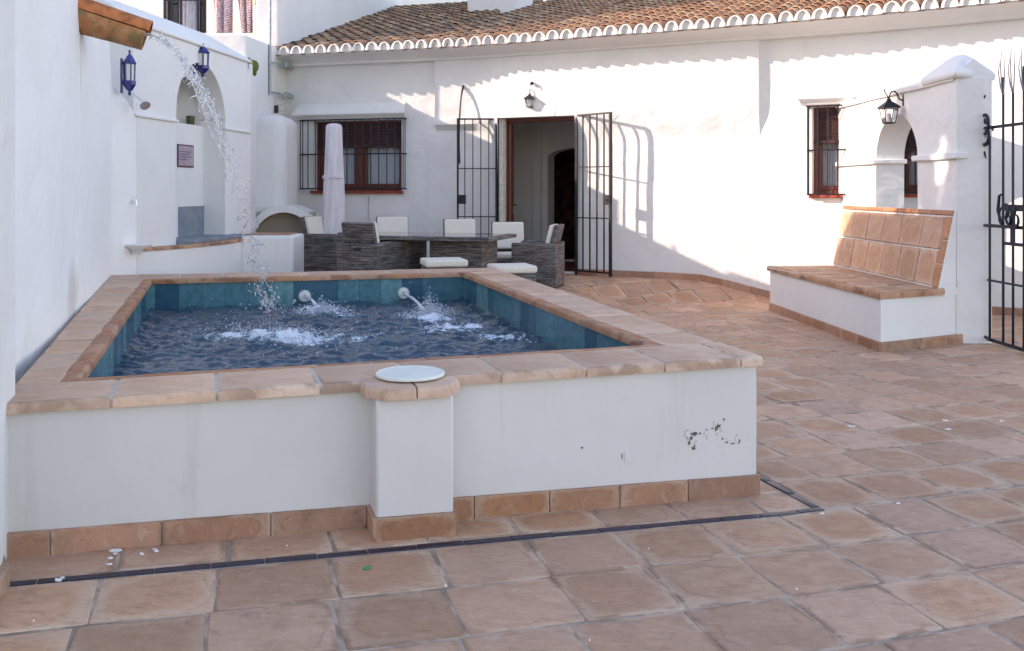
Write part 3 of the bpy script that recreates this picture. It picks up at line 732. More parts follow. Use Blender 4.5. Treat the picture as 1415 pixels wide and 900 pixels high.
# water stain on the wall
# spout: tapered half pipe of fired clay on a mossy stone
sp_ = thing('water_spout', 'mossy terracotta half pipe spout jutting from the left wall top', 'spout', (-3.0, 6.45, 2.7))
A = Vector((-3.22, 6.38, 2.775)); B = Vector((-2.615, 6.585, 2.595)); d = (B - A).normalized(); sd = d.cross(Vector((0, 0, 1))).normalized(); up = sd.cross(d)
mb = MB(); n = 14
for k0, k1 in ((0, 1),):
    rings = []
    for i in range(9):
        t = i / 8; c = A.lerp(B, t); r0 = lerp(.135, .105, t); ring = []
        for rr_ in (r0, r0 - .017):
            for j in range(n + 1):
                a = math.pi * (1.06 - 1.12 * j / n) + math.pi
                ring.append(c + (sd * math.cos(a) + up * math.sin(a)) * rr_ * (1 + .03 * noise.noise(c * 9)))
        rings.append(ring)
    m = n + 1; vs = [v for g in rings for v in g]; fs = []
    for i in range(8):
        o, p = i * 2 * m, (i + 1) * 2 * m
        for j in range(n): fs += [(o + j, p + j, p + j + 1, o + j + 1), (o + m + j + 1, p + m + j + 1, p + m + j, o + m + j)]
        fs += [(o, o + m, p + m, p), (o + n, p + n, p + m + n, o + m + n)]
    for o in (0, 8 * 2 * m):
        for j in range(n): fs.append((o + j, o + j + 1, o + m + j + 1, o + m + j))
    mb.add(vs, fs)
mb.build('clay_pipe', SPOUT, sp_, smooth=40)
mb = MB(); vs = []                                             # a brighter tile covers the channel
for i in range(9):
    t = i / 8; c = A.lerp(B + d * .02, t) + up * .03; r0 = lerp(.125, .102, t)
    for ra in (r0, r0 - .016):
        for j in range(n + 1): a = math.pi * j / n; vs.append(c + (sd * math.cos(a) * ra * 1.05 + up * (math.sin(a) * ra * .85)))
fs = []
for i in range(8):
    o, p = i * 2 * m, (i + 1) * 2 * m
    for j in range(n): fs += [(o + j, o + j + 1, p + j + 1, p + j), (o + m + j + 1, o + m + j, p + m + j, p + m + j + 1)]
    fs += [(o, p, p + m, o + m), (o + n, o + m + n, p + m + n, p + n)]
for o in (0, 8 * 2 * m):
    for j in range(n): fs.append((o + j, o + m + j, o + m + j + 1, o + j + 1))
mb.add(vs, fs); mb.build('cover_tile', m_plain('orange_clay', (.46, .15, .055), .75, 0, .3, .35, .006, 14), sp_, smooth=40)
mb = MB(); mb.prism([(-3.35, 6.30), (-2.985, 6.375), (-3.03, 6.52), (-3.35, 6.55)], 2.64, 2.98); mb.build('stone_block', STONE, sp_, bevel=.03)

# ------------------------------------------------------------------ fountain niche block
NI0, NI1 = Vector((-3.818, 9.3)), Vector((-3.47, 12.2))
NP = Path([NI1, NI0]); NPf = Path([NI0, NI1])
nf = Fr(NI0, NI1 - NI0, Vector(((NI1 - NI0).y, -(NI1 - NI0).x)))
Ln = (NI1 - NI0).length
niche = thing('fountain_niche', 'white wash niche with arched opening and sloping top beside the spout', 'wall niche', (NI0.x, NI0.y, 0))
a0 = nf.hit(243, 260)[0]; a1 = nf.hit(311, 260)[0]; ZS = 2.36
am_ = (a0 + a1) / 2; hw = (a1 - a0) / 2
def arch_top(s): 
    k = min(1., abs(s - am_) / hw); return ZS + .62 * math.sqrt(max(0, 1 - k * k))
mb = MB()
def n_pos(s, off): q = nf.p(s, off, 0); return (q.x, q.y)
nd = lambda s, z: .008 * noise.noise(Vector((s * 1.5, z * 1.3, 8.)))
wall_cols(mb, n_pos, 0, Ln, -.1, 3.165, [(a0, a1, .93, arch_top)], ds=.12, zs=.15, thick=.34, disp=nd, back=False, top=False)
mb.build('niche_face', WHITE, niche, smooth=40)
mb = MB()                                                      # body behind the face, hipped top
zR = 3.50
r0, r1 = nf.p(-.0, -.42, 0), nf.p(Ln - .42, -.42, 0)
b0, b1, b2, b3 = nf.p(0, .0, 0), nf.p(Ln, .0, 0), nf.p(Ln, -.84, 0), nf.p(0, -.84, 0)
e = .03
def T3(p, z): return (p.x, p.y, z)
q0, q1, q2, q3 = nf.p(-.02, e, 0), nf.p(Ln + e, e, 0), nf.p(Ln + e, -.84 - e, 0), nf.p(-.02, -.84 - e, 0)
mb.add([T3(q0, 3.167), T3(q1, 3.167), T3(q2, 3.167), T3(q3, 3.167), T3(r0, zR), T3(r1, zR), T3(q0, 3.20), T3(q1, 3.20), T3(q2, 3.20), T3(q3, 3.20)],
       [(0, 1, 7, 6), (1, 2, 8, 7), (2, 3, 9, 8), (3, 0, 6, 4, 9), (6, 7, 5, 4), (7, 8, 5), (8, 9, 4, 5), (3, 2, 1, 0)])
mb.build('sloping_top', WHITE, niche, bevel=.015)
mb = MB(); mb.fbox(nf, 0.0, a0 - .0, -.84, -.34, -.1, 3.166); mb.fbox(nf, a1, Ln, -.84, -.34, -.1, 3.166)
mb.fbox(nf, a0 - .02, a1 + .02, -.84, -.62, -.1, 3.166)
am2 = nf.hit(284, 260, -.27)[0]
mb.fbox(nf, a0 - .02, a1 + .02, -.62, -.34, 3.0, 3.166)
mb.build('niche_body', WHITE, niche)
mb = MB(); pz = nf.hit(265, 172, -.27)[1]
mb.fbox(nf, a0 - .02, a1 + .02, -.618, -.28, -.1, pz); mb.build('niche_pier', WHITE, niche, bevel=.012)
mb = MB()                                                      # ledge moulding either side of the arch
zl = nf.hit(200, 159)[1]
for s0, s1 in ((.0, a0 + .02), (a1 - .02, Ln + .02)):
    mb = MB(); mb.fbox(nf, s0, s1, -.02, .03, zl - .03, zl); mb.build('ledge', WHITE, niche, bevel=.008)
mb = MB(); x0, z1 = nf.hit(246, 286, -.27); x1, z0 = nf.hit(283, 325, -.27)
mb.fbox(nf, x0 + .02, x1, -.282, -.272, .90, z1); mb.build('slate_panel', SLATE, niche)
pl = thing('tile_plaque', 'small framed tile plaque with lines of blue writing in the niche', 'plaque', tuple(nf.p(0, 0, 0)))
x0, z1 = nf.hit(245.5, 199, -.27); x1, z0 = nf.hit(267.5, 232, -.27)
mb = MB(); mb.fbox(nf, x0, x1, -.279, -.268, z0, z1); mb.build('rim', PLAQUE_RIM, pl)
mb = MB(); mb.fbox(nf, x0 + .018, x1 - .018, -.270, -.264, z0 + .018, z1 - .018); mb.build('glazed_face', PLAQUE, pl)
mb = MB(); w = x1 - x0; h = z1 - z0
for r_, (f0, f1) in enumerate(((.12, .74), (.12, .68), (.14, .78), (.12, .5))):      # four short lines of writing, too small to read
    f = f0; zc = z1 - h * (.32 + .115 * r_)
    while f < f1:
        l = random.uniform(.025, .07); mb.fbox(nf, x0 + w * f, x0 + w * (f + l), -.265, -.262, zc - h * .022, zc + h * .022); f += l + .022
mb.build('writing', INK, pl)
# little pot and bottle on the niche pier
pot = thing('olive_pot', 'small olive pot standing on the ledge inside the arched niche', 'pot')
mb = MB(); mb.lathe([(.035, 0), (.045, .02), (.05, .08), (.052, .12), (.044, .125), (.04, .1)], n=18); mb.build('pot_body', m_plain('olive_glaze', (.07, .075, .02), .4, 0, .5, .3), pot, smooth=40)
pot.location = nf.p(nf.hit(263, 172, -.42)[0], -.42, pz)
# shower arm, tap and soap ledge on the wall end
fw = Fr(LW.pts[1], LW.pts[0] - LW.pts[1], Vector(((LW.pts[0] - LW.pts[1]).y, -(LW.pts[0] - LW.pts[1]).x)))
sh = thing('shower_head', 'chrome shower arm and head sticking out below the blue wall lantern', 'shower head')
c0 = at(185, 130, 9.22); c1 = at(197, 140, 9.1); c2 = at(203, 144, 9.07)
mb = MB(); mb.tube([at(178, 124, 9.2), c0, c1], .012, 8); mb.build('arm', CHROME, sh, smooth=50)
mb = MB(); dq = (c2 - c1 + Vector((0, -.02, -.03))).normalized().to_track_quat('Z', 'Y'); mb.lathe([(.012, 0), (.022, .02), (.05, .06), (.052, .075), (.045, .078)], n=18); mb.v = [tuple(c1 + dq @ Vector(v)) for v in mb.v]; mb.build('rose', CHROME, sh, smooth=40)
tp = thing('garden_tap', 'small steel tap on the white wall above the basin', 'tap')
c0 = at(183, 278, 9.22)
mb = MB(); mb.tube([c0 + Vector((-.06, 0, 0)), c0, c0 + Vector((.05, -.03, 0))], .013, 8); mb.tube([c0 + Vector((.05, -.03, 0)), c0 + Vector((.055, -.035, -.045))], .010, 8); mb.build('spout', CHROME, tp, smooth=50)
mb = MB(); mb.tube([c0 + Vector((.01, 0, .0)), c0 + Vector((.01, 0, .04))], .007, 6); mb.box(c0 + Vector((-.02, -.008, .036)), c0 + Vector((.04, .008, .048))); mb.build('handle', CHROME, tp)
sl = thing('soap_ledge', 'rounded white corner ledge low on the wall beside the basin', 'ledge')
mb = MB(); c = at(190, 338, 9.2); mb.lathe([(.02, -.10), (.06, -.05), (.13, -.015), (.14, 0), (.12, .008)], tuple(c), 20); mb.build('shelf', WHITE, sl, smooth=40)

# wash basin with the rounded front, and the stone slab behind it
ba = thing('wash_basin', 'low rounded white basin with terracotta rim below the niche', 'basin', (-3.5, 9.9, 0))
poly = [(-3.86, 9.36)] + [tuple(Vector((-3.80, 9.34)).lerp(Vector((-3.29, 11.25)), t) + Vector((.9647, -.2577)) * .17 * math.sin(math.pi * t) ** .8) for t in [i / 14 for i in range(15)]] + [(-3.55, 11.3), (-3.62, 10.4)]
mb = MB(); mb.prism(poly, -.05, .875); mb.build('basin_body', WHITE, ba, bevel=.012)
mb = MB(); arc = poly[1:16]
for i, (p, q) in enumerate(zip(arc, arc[1:])):
    p, q = Vector(p), Vector(q); n_ = Vector((.9647, -.2577)); slab(mb, [tuple(p + n_ * .015), tuple(q + n_ * .015), tuple(q - n_ * .11), tuple(p - n_ * .11)], .873, .905, [.012, .002, .004, .002], .012, (random.random(),) * 3)
mb.build('rim', TRIM, ba, smooth=45)
mb = MB(); mb.fbox(nf, a0 - .0, a1 + .25, -.28, .22, .885, .94); mb.build('sink_slab', SLATE, ba, bevel=.008)
lb = thing('low_block', 'low white masonry block with clay top between basin and chairs', 'masonry block', (-3.0, 11.4, 0))
mb = MB(); mb.prism([(-3.30, 11.22), (-2.68, 11.30), (-2.70, 12.0), (-3.34, 12.0)], 0, .93); mb.build('block_body', WHITE, lb, bevel=.03, seg=3)
mb = MB(); mb.prism([(-3.30, 11.45), (-2.78, 11.52), (-2.78, 11.95), (-3.32, 11.95)], .92, .945); mb.build('clay_top', TRIM, lb, bevel=.006)

# blue glazed lanterns
def blue_lantern(loc, rz, label, s=1.):
    o = thing('blue_wall_lantern', label, 'lantern', (0, 0, 0), 'blue glazed wall lanterns')
    hexa = lambda prof, n=6: prof
    mb = MB(); mb.lathe([(.012, .30), (.02, .285), (.012, .265), (.03, .25), (.05, .235), (.085, .19), (.098, .175), (.09, .165)], n=6); mb.build('cap', BLUE, o)
    mb = MB()
    for k in range(6):
        t = 2 * math.pi * k / 6; p = Vector((.078 * math.cos(t), .078 * math.sin(t), 0)); q = Vector((.070 * math.cos(t), .070 * math.sin(t), 0))
        mb.tube([q + Vector((0, 0, 0)), p + Vector((0, 0, .168))], .011, 6)
    mb.build('frame', BLUE, o)
    mb = MB(); mb.lathe([(.064, .0), (.068, .165)], n=6); mb.build('pane', PANE_W, o)
    mb = MB(); mb.lathe([(.085, .008), (.092, -.005), (.09, -.03), (.05, -.075), (.02, -.095), (.026, -.115), (.008, -.135)][::-1], n=6); mb.build('bowl', BLUE, o)
    mb = MB(); mb.box((-.115, -.03, -.02), (-.06, .03, .02)); mb.box((-.12, -.045, -.11), (-.095, .045, .22)); mb.build('wall_bracket', BLUE, o, bevel=.006)
    o.location = loc; o.rotation_euler = (0, 0, rz); o.scale = s; return o
blue_lantern(at(179, 113, 8.93), R(8), 'blue glazed lantern on the wall end above the chrome shower head', (.66, .66, 1.02))
blue_lantern(at(280, 92, 10.80), R(-8), 'blue glazed lantern on the niche face above the arch', (.92, .92, .9))

# ------------------------------------------------------------------ white house beyond on the left
lh = thing('white_house', 'white house beyond the niche with barred window and tall blank side', 'house', (-5, 15, 0))
def LX(Y): return -3.80 + .107 * (Y - 14.9)
mb = MB()
mb.prism([(LX(14.95), 14.95), (LX(36), 36), (LX(36) - 3, 36), (LX(14.95) - .35, 14.95)], 0, 11); mb.build('side_wall', WHITE, lh, bevel=.02)
mb = MB(); mb.prism([(-3.75, 13.0), (-3.79, 14.94), (-6.5, 14.94), (-6.5, 13.0)], -.1, [3.68, 3.80, 3.80, 3.68]); mb.build('yard_wall', WHITE, lh, bevel=.02)
mb = MB(); mb.prism([(-3.47, 12.23), (-3.62, 13.05), (-4.3, 13.05), (-4.3, 12.23)], -.1, [3.15, 3.28, 3.28, 3.15]); mb.build('link_wall', WHITE, lh, bevel=.02)
mb = MB(); mb.prism([(-3.95, 13.55), (-3.36, 13.62), (-3.36, 14.6), (-3.95, 14.6)], 0, 2.62); mb.build('buttress', WHITE_OLD, lh, bevel=.16, seg=4)
# facade set back, with window
FY = 17.0; ffac = Fr((-6, FY), (1, 0), (0, -1))
w0 = ffac.hit(226, 20)[0]; w1 = ffac.hit(285, 20)[0]
mb = MB(); wall_cols(mb, lambda s, off: tuple(ffac.p(s, off, 0)[:2]), -5.5, 2.1, 0, 9, [(w0, w1, 3.6, lambda s: 5.7)], ds=.6, zs=.6, thick=.25); mb.build('front_wall', WHITE, lh)
mb = MB(); mb.fbox(ffac, w0, w1, -.26, -.20, 3.6, 5.7); wn = mb.build('window', GLASS, lh)
mb = MB(); k = w0
for f in (.02, .19, .40, .80, .98): mb.fbox(ffac, lerp(w0, w1, f) - .02, lerp(w0, w1, f) + .02, -.03, .0, 3.6, 5.7)
for z in (4.0, 4.98, 5.5): mb.fbox(ffac, w0, w1, -.03, -.005, z, z + .03)
mb.build('grille', IRON_GATE, wn)
mb = MB(); cc = []
for i in range(25): cc.append((lerp(w0 + .24, w0 + .62, i / 24), -.12 + .03 * math.sin(i * 1.5)))
mb.add([tuple(ffac.p(a, d_, z)) for z in (3.6, 5.7) for a, d_ in cc], [(i, i + 1, 25 + i + 1, 25 + i) for i in range(24)]); mb.build('curtain', PANE_W if False else m_plain('white_net', (.55, .57, .66), .9), wn, smooth=80)
mb = MB(); mb.lathe([(.10, 0), (.10, .55), (.115, .56), (.115, .62), (.08, .62)], tuple(at(361, 52, 15.6)), 18); mb.build('clay_flue', m_plain('flue_clay', (.42, .26, .13), .8, 0, .3, .3, .003, 9), lh, smooth=40)
# rugs hung out
for nm, x0, x1, x2, x3, lab in (('hanging_rug', 292, 320, 297, 322, 'wider purple patterned rug hung out to dry on the white house'), ('hanging_rug', 325, 347, 334, 350, 'narrower purple patterned rug hung out beside the clay flue')):
    o = MB(); Yr = 16.2; top = zat(-30, Yr); bot = zat(47.5, Yr); X = lambda px: (px - CX) / F * Yr; vs = []
    for j in range(13):
        for i in range(17):
            t = j / 12; x = lerp(lerp(X(x0), X(x1), i / 16), lerp(X(x2), X(x3), i / 16), t); vs.append((x, Yr + .05 * math.sin(i * .9 + t * 2), lerp(top, bot, t)))
    o.add(vs, [(j*17+i, j*17+i+1, (j+1)*17+i+1, (j+1)*17+i) for j in range(12) for i in range(16)])
    ob = o.build(nm, WEAVE, smooth=80, loc=(X(x2), Yr, bot), solid=.015); tag(ob, lab, 'rug', 'rugs hung out on the white house')
mb = MB(); mb.tube([(-6.2, 16.2, zat(-30, 16.2) + .0), (-4.2, 16.2, zat(-30, 16.2))], .012, 6); mb.build('clothes_rail', GALV, lh)
mb = MB(); mb.box((-6.3, 15.9, 3.4), (-4.0, 16.4, zat(48.5, 16.1) )); mb.build('parapet', WHITE, lh)
# galvanised pipe with brackets and a looped cable
dp = thing('service_pipe', 'thin galvanised service pipe on brackets at the left end of the eaves', 'pipe', tuple(at(373, 130, 14.3)))
mb = MB(); mb.tube([at(373, -60, 14.3), at(373, 131, 14.3)], .022, 8); mb.build('pipe', GALV, dp, smooth=50)
for y in (86, 127):
    mb = MB(); mb.tube([at(374, y, 14.3), at(400, y + 5, 15.2)], .014, 6); mb.build('bracket', TEAL_BR, dp)
    mb = MB(); c = at(396, y + 4, 14.9); mb.box(c - Vector((.032, .05, .04)), c + Vector((.032, .35, .04))); mb.build('anchor', TEAL_BR, dp, bevel=.01)
mb = MB(); c = at(388, 137, 14.7); mb.tube([c + Vector((.09 * math.cos(t), 0, .09 * math.sin(t))) for t in [i * .4 for i in range(17)]], .007, 5); mb.tube([at(385, 144, 14.7), at(381, 152, 14.7), at(395, 154, 14.9), at(396, 146, 14.9)], .007, 5); mb.build('cable', m_plain('grey_cable', (.5, .5, .5), .6), dp)
mb = MB(); c = at(382, 151, 14.7); mb.box(c - Vector((.03, .03, .06)), c + Vector((.03, .03, .06))); mb.build('plug', LENS, dp, bevel=.01)
# cactus pads peeping out behind the niche
pp = thing('cactus_plant', 'green cactus pads hanging from the wall behind the niche corner', 'plant', tuple(at(347, 90, 12.6)))
for (px, py, r_, sx_) in ((349.5, 92, .085, 1), (346, 101, .05, .6), (352, 100, .05, .6)):
    mb = MB(); mb.ball(at(px, py, 12.6), r_, (sx_, .25, 1.1), None, 2); mb.build('pad', LEAF, pp, smooth=80)
mb = MB(); mb.tube([at(343, 80, 12.6), at(347, 84, 12.6), at(349, 90, 12.6)], .012, 6); mb.build('stem', BARK, pp)
# the low vaulted alcove
va = thing('vaulted_alcove', 'low white barrel vault with ochre inside left of the barred window', 'alcove', (-3.28, 13.4, TERR))
fv = Fr((-3.28, 13.25), (1, .08), (.08, -1)); ri, ro, zs_ = .43, .53, .74
mb = MB(); n = 22; zb_ = TERR - .02
def arcp(r, d_, zz): return [fv.p(-r * math.cos(math.pi * i / n), d_, zz + r * math.sin(math.pi * i / n)) for i in range(n + 1)]
oF, iF, oB, iB = arcp(ro, 0, zs_), arcp(ri, 0, zs_), arcp(ro, -.9, zs_), arcp(ri, -.9, zs_)
m = n + 1
mb.add(oF + iF + oB + iB, [(i, m + i, m + i + 1, i + 1) for i in range(n)] + [(2*m + i, i, i + 1, 2*m + i + 1) for i in range(n)])
for s in (-1, 1): mb.fbox(fv, min(s * ri, s * ro), max(s * ri, s * ro), -.9, 0, zb_, zs_)
mb.build('vault_shell', WHITE, va, smooth=40)
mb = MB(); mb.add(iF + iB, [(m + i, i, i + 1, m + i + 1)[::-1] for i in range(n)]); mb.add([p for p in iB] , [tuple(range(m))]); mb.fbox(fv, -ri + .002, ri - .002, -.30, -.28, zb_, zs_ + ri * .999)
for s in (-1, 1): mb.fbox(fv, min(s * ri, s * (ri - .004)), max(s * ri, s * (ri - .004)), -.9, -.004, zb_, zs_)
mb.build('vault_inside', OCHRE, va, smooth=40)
mb = MB(); mb.fbox(fv, -1.1, -ro + .02, -.9, -.06, zb_, 1.22); mb.build('shoulder', WHITE, va, bevel=.08, seg=3)
# ------------------------------------------------------------------ the main house
house = thing('main_house', 'white house with clay tile roof, barred windows and open double gate', 'house', (1.4, 13.5, 0))
def sfr(px):
    s, Y = HW.sx(px); return s, Y
s603, _ = sfr(603); s1050, _ = sfr(1050); s700, _ = sfr(700)
ZTOP = 3.60
def hdisp(s, z):
    d = .014 * noise.noise(Vector((s * .7, z * .8, 2.))) + .008 * noise.noise(Vector((s * 2.1, z * 2.4, 7.))) + .0035 * noise.noise(Vector((s * 6, z * 6, 4.)))
    if s603 < s < s1050:                                       # thicker upper part of the wall
        w = lerp(.012, .5, sst(s603 + .4, s603 + 1.6, s)); zl = lerp(2.46, 2.42, sst(s603, s1050, s))
        d += .085 * sst(zl - w * .5 - .006, zl + w * .5, z)
    return d
def h_pos(s, off):
    q = HW.pos(s) + HW.nrm(s) * off; return (q.x, q.y)
def opening(pxl, pxr, pyt, pyb):
    sl, Yl = sfr(pxl); sr, Yr = sfr(pxr); Ym = (Yl + Yr) / 2
    return sl, sr, zat(pyb, Ym), zat(pyt, Ym)
O_lw = opening(433, 555, 167, 264); O_dr = opening(690, 796, 162, 378); O_rw = opening(1122, 1173, 147, 269); O_fw = opening(1241, 1290, 176, 268)
O_dr = (O_dr[0], O_dr[1], TERR + .015, O_dr[3])
wops = [(o[0], o[1], o[2], (lambda z: (lambda s: z))(o[3])) for o in (O_lw, O_dr, O_rw, O_fw)]
mb = MB()
wall_cols(mb, h_pos, 0.0, HW.L[-1], -.1, ZTOP, wops, ds=.09, zs=.09, thick=.32, disp=hdisp, extra=(s603 - .002, s603 + .002, s1050 - .002, s1050 + .002))
mb.build('wall', WHITE_OLD, house, smooth=35)
# cornice band under the eaves
mb = MB(); S = [i * HW.L[-1] / 60 for i in range(61)]
vs = []
prof = [(.0, 3.52), (.12, 3.525), (.135, 3.56), (.22, 3.60), (.40, 3.635), (.465, 3.645), (.465, 3.668), (0, 3.67)]
for s in S:
    for d_, z in prof: vs.append((*h_pos(s, d_), z))
m = len(prof); mb.add(vs, [(i*m+k, (i+1)*m+k, (i+1)*m+k+1, i*m+k+1) for i in range(60) for k in range(m - 1)])
mb.build('cornice', WHITE, house, smooth=40)
# skirting along the wall base
rr = random.Random(31); runs = [[], []]
for i in range(len(HW.pts) - 1):
    t, n = HW.tn(i); fr = Fr(HW.pts[i], t, n); L = HW.L[i + 1] - HW.L[i]
    dl, dr_ = O_dr[0] - HW.L[i], O_dr[1] - HW.L[i]
    if dl > L: runs[0].append((fr, 0, L))
    elif dl > 0: runs[0].append((fr, 0, dl - .03)); runs[1].append((fr, dr_ + .03, L))
    else: runs[1].append((fr, 0, L))
for rn in runs:
    mb = MB()
    for fr, x0, x1 in rn: skirt(mb, fr, x0, x1, .09, .34, d1=.03, d0=-.05)
    mb.build('skirting', SKIRT, house, bevel=.003)

# roof: channel tiles with whitened ends and rows of cover tiles
PITCH = math.tan(R(15.8)); OVER = .46; ZE = 3.70
WL = HW.L[-1]
def eave(s):
    i = HW.seg(max(0, min(WL, s))); t, n = HW.tn(i)
    p = HW.pos(s) if 0 <= s <= WL else (HW.pts[0] + HW.tn(0)[0] * s)
    nn = HW.nrm(max(0, min(WL, s)), .9); return p + nn * OVER, -nn
mbc = MB(); mbw = MB(); mbk = MB(); mbp = MB(); rr = random.Random(77)
SPC = .218; ncol = int((WL + 3.4) / SPC)
for ic in range(ncol):
    s = -3.2 + ic * SPC
    e, u = eave(s); e2, u2 = eave(s + SPC / 2); sl = math.sqrt(1 + PITCH ** 2)
    t = Vector((-u.y, u.x)) * -1
    t = Vector((u.y, -u.x))
    ex, ux, tx = e2, u2, Vector((u2.y, -u2.x))
    nrow = 26 if e.x < 1.5 else 12
    # covers (arched, over the joints)
    jit = [rr.uniform(-.008, .008) for _ in range(nrow + 1)]
    for r_ in range(nrow):
        d0 = r_ * .32 - .02; d1 = d0 + .41
        base = e + u * d0
        if base.x < LX(base.y) - .25: continue
        c = (rr.random(), rr.random(), rr.random()); vs = []
        for d_, rad, lift, jx in ((d0, .090, .026, jit[r_]), (d1, .076, .004, jit[r_ + 1])):
            q = e + u * d_; z0 = ZE + d_ * PITCH + .018 + lift + rr.uniform(-.004, .004)
            for ra in (rad, rad - .011):
                for k in range(9):
                    a = math.pi * k / 8; p = q + t * (ra * math.cos(a) + jx); vs.append((p.x, p.y, z0 + ra * 1.05 * math.sin(a) - .03))
        fs = [(k, k + 1, 18 + k + 1, 18 + k) for k in range(8)] + [(9 + k + 1, 9 + k, k, k + 1)[::-1] for k in range(8)] + [(27 + k, 27 + k + 1, 9 + k + 1, 9 + k) for k in range(8)]
        mbc.add(vs, fs, c)
    # channel between the covers, one strip per column
    b0 = ex + ux * .2
    if b0.x > LX(b0.y) - .25:
        vs = []
        for d_ in (-.03, nrow * .32):
            q = ex + ux * d_; z0 = ZE + d_ * PITCH
            for off in (0, -.012):
                for k in range(9):
                    a = math.pi + math.pi * k / 8; ra = .082 if off == 0 else .094
                    p = q + tx * (ra * math.cos(a)); vs.append((p.x, p.y, z0 + .030 + ra * .85 * math.sin(a)))
        fs = [(k, k + 1, 18 + k + 1, 18 + k) for k in range(8)] + [(9 + k, 27 + k, 27 + k + 1, 9 + k + 1) for k in range(8)] + [(k, 9 + k, 9 + k + 1, k + 1) for k in range(8)]
        mbk.add(vs, fs, (rr.random() * .4, rr.random(), rr.random()))
    # whitewashed rim and mortar plug under the first cover of every row
    b0 = e + u * .1
    if b0.x > LX(b0.y) - .2:
        zb0 = ZE - .040 + rr.uniform(-.006, .006); jx = jit[0]; wv = rr.uniform(.94, 1.06)
        def ringp(w_, h_, d_): return [((e + u * d_ + t * (w_ * wv * math.cos(math.pi * k / 10) + jx)), zb0 + h_ * math.sin(math.pi * k / 10)) for k in range(11)]
        O0, I0, O1, I1 = ringp(.101, .128, -.075), ringp(.066, .118, -.075), ringp(.097, .122, .10), ringp(.066, .118, .10)
        vs = [(p.x, p.y, z) for g_ in (O0, I0, O1, I1) for p, z in g_]
        fs = [(k, 11 + k, 11 + k + 1, k + 1) for k in range(10)] + [(22 + k, k, k + 1, 22 + k + 1) for k in range(10)] + [(11 + k, 33 + k, 33 + k + 1, 11 + k + 1) for k in range(10)]
        fs += [(0, 22, 33, 11), (10, 21, 43, 32)]
        mbw.add(vs, fs)
        pl_ = ringp(.068, .12, -.035); mbp.add([(p.x, p.y, z) for p, z in pl_], [tuple(range(11))])
roof = mbc.build('roof', ROOF, house, smooth=50)
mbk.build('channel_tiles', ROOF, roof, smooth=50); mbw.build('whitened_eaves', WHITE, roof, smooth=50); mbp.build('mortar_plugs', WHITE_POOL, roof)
mb = MB(); vs = []
for i in range(41):
    s = lerp(-3.2, WL, i / 40); e, u = eave(s)
    for d_ in (.06, 9.): p = e + u * d_; vs.append((p.x, p.y, ZE + d_ * PITCH - .075))
mb.add(vs, [(2*i, 2*i+2, 2*i+3, 2*i+1) for i in range(40)]); mb.build('roof_deck', GROUT_W, roof)
# chimney
cp = at(682, 22, 19.2); e, u = eave(sfr(690)[0]); cf = Fr((cp.x, cp.y), Vector((u.y, -u.x)), -u)
mb = MB(); mb.fbox(cf, -.60, .52, -1.0, 0, cp.z - .5, cp.z + 2.2); mb.build('chimney', WHITE, roof, bevel=.02)
# little tiled lean-to edge at the foot of the tall side wall
for k in range(6):
    mb = MB(); q = at(528 + k * 11, 8 - k * .6, 24 + k * .8); mb.tube([q, q + Vector((.1, .4, .1))], .14, 8); mb.build('lean_to_tile', ROOF, lh, smooth=50)

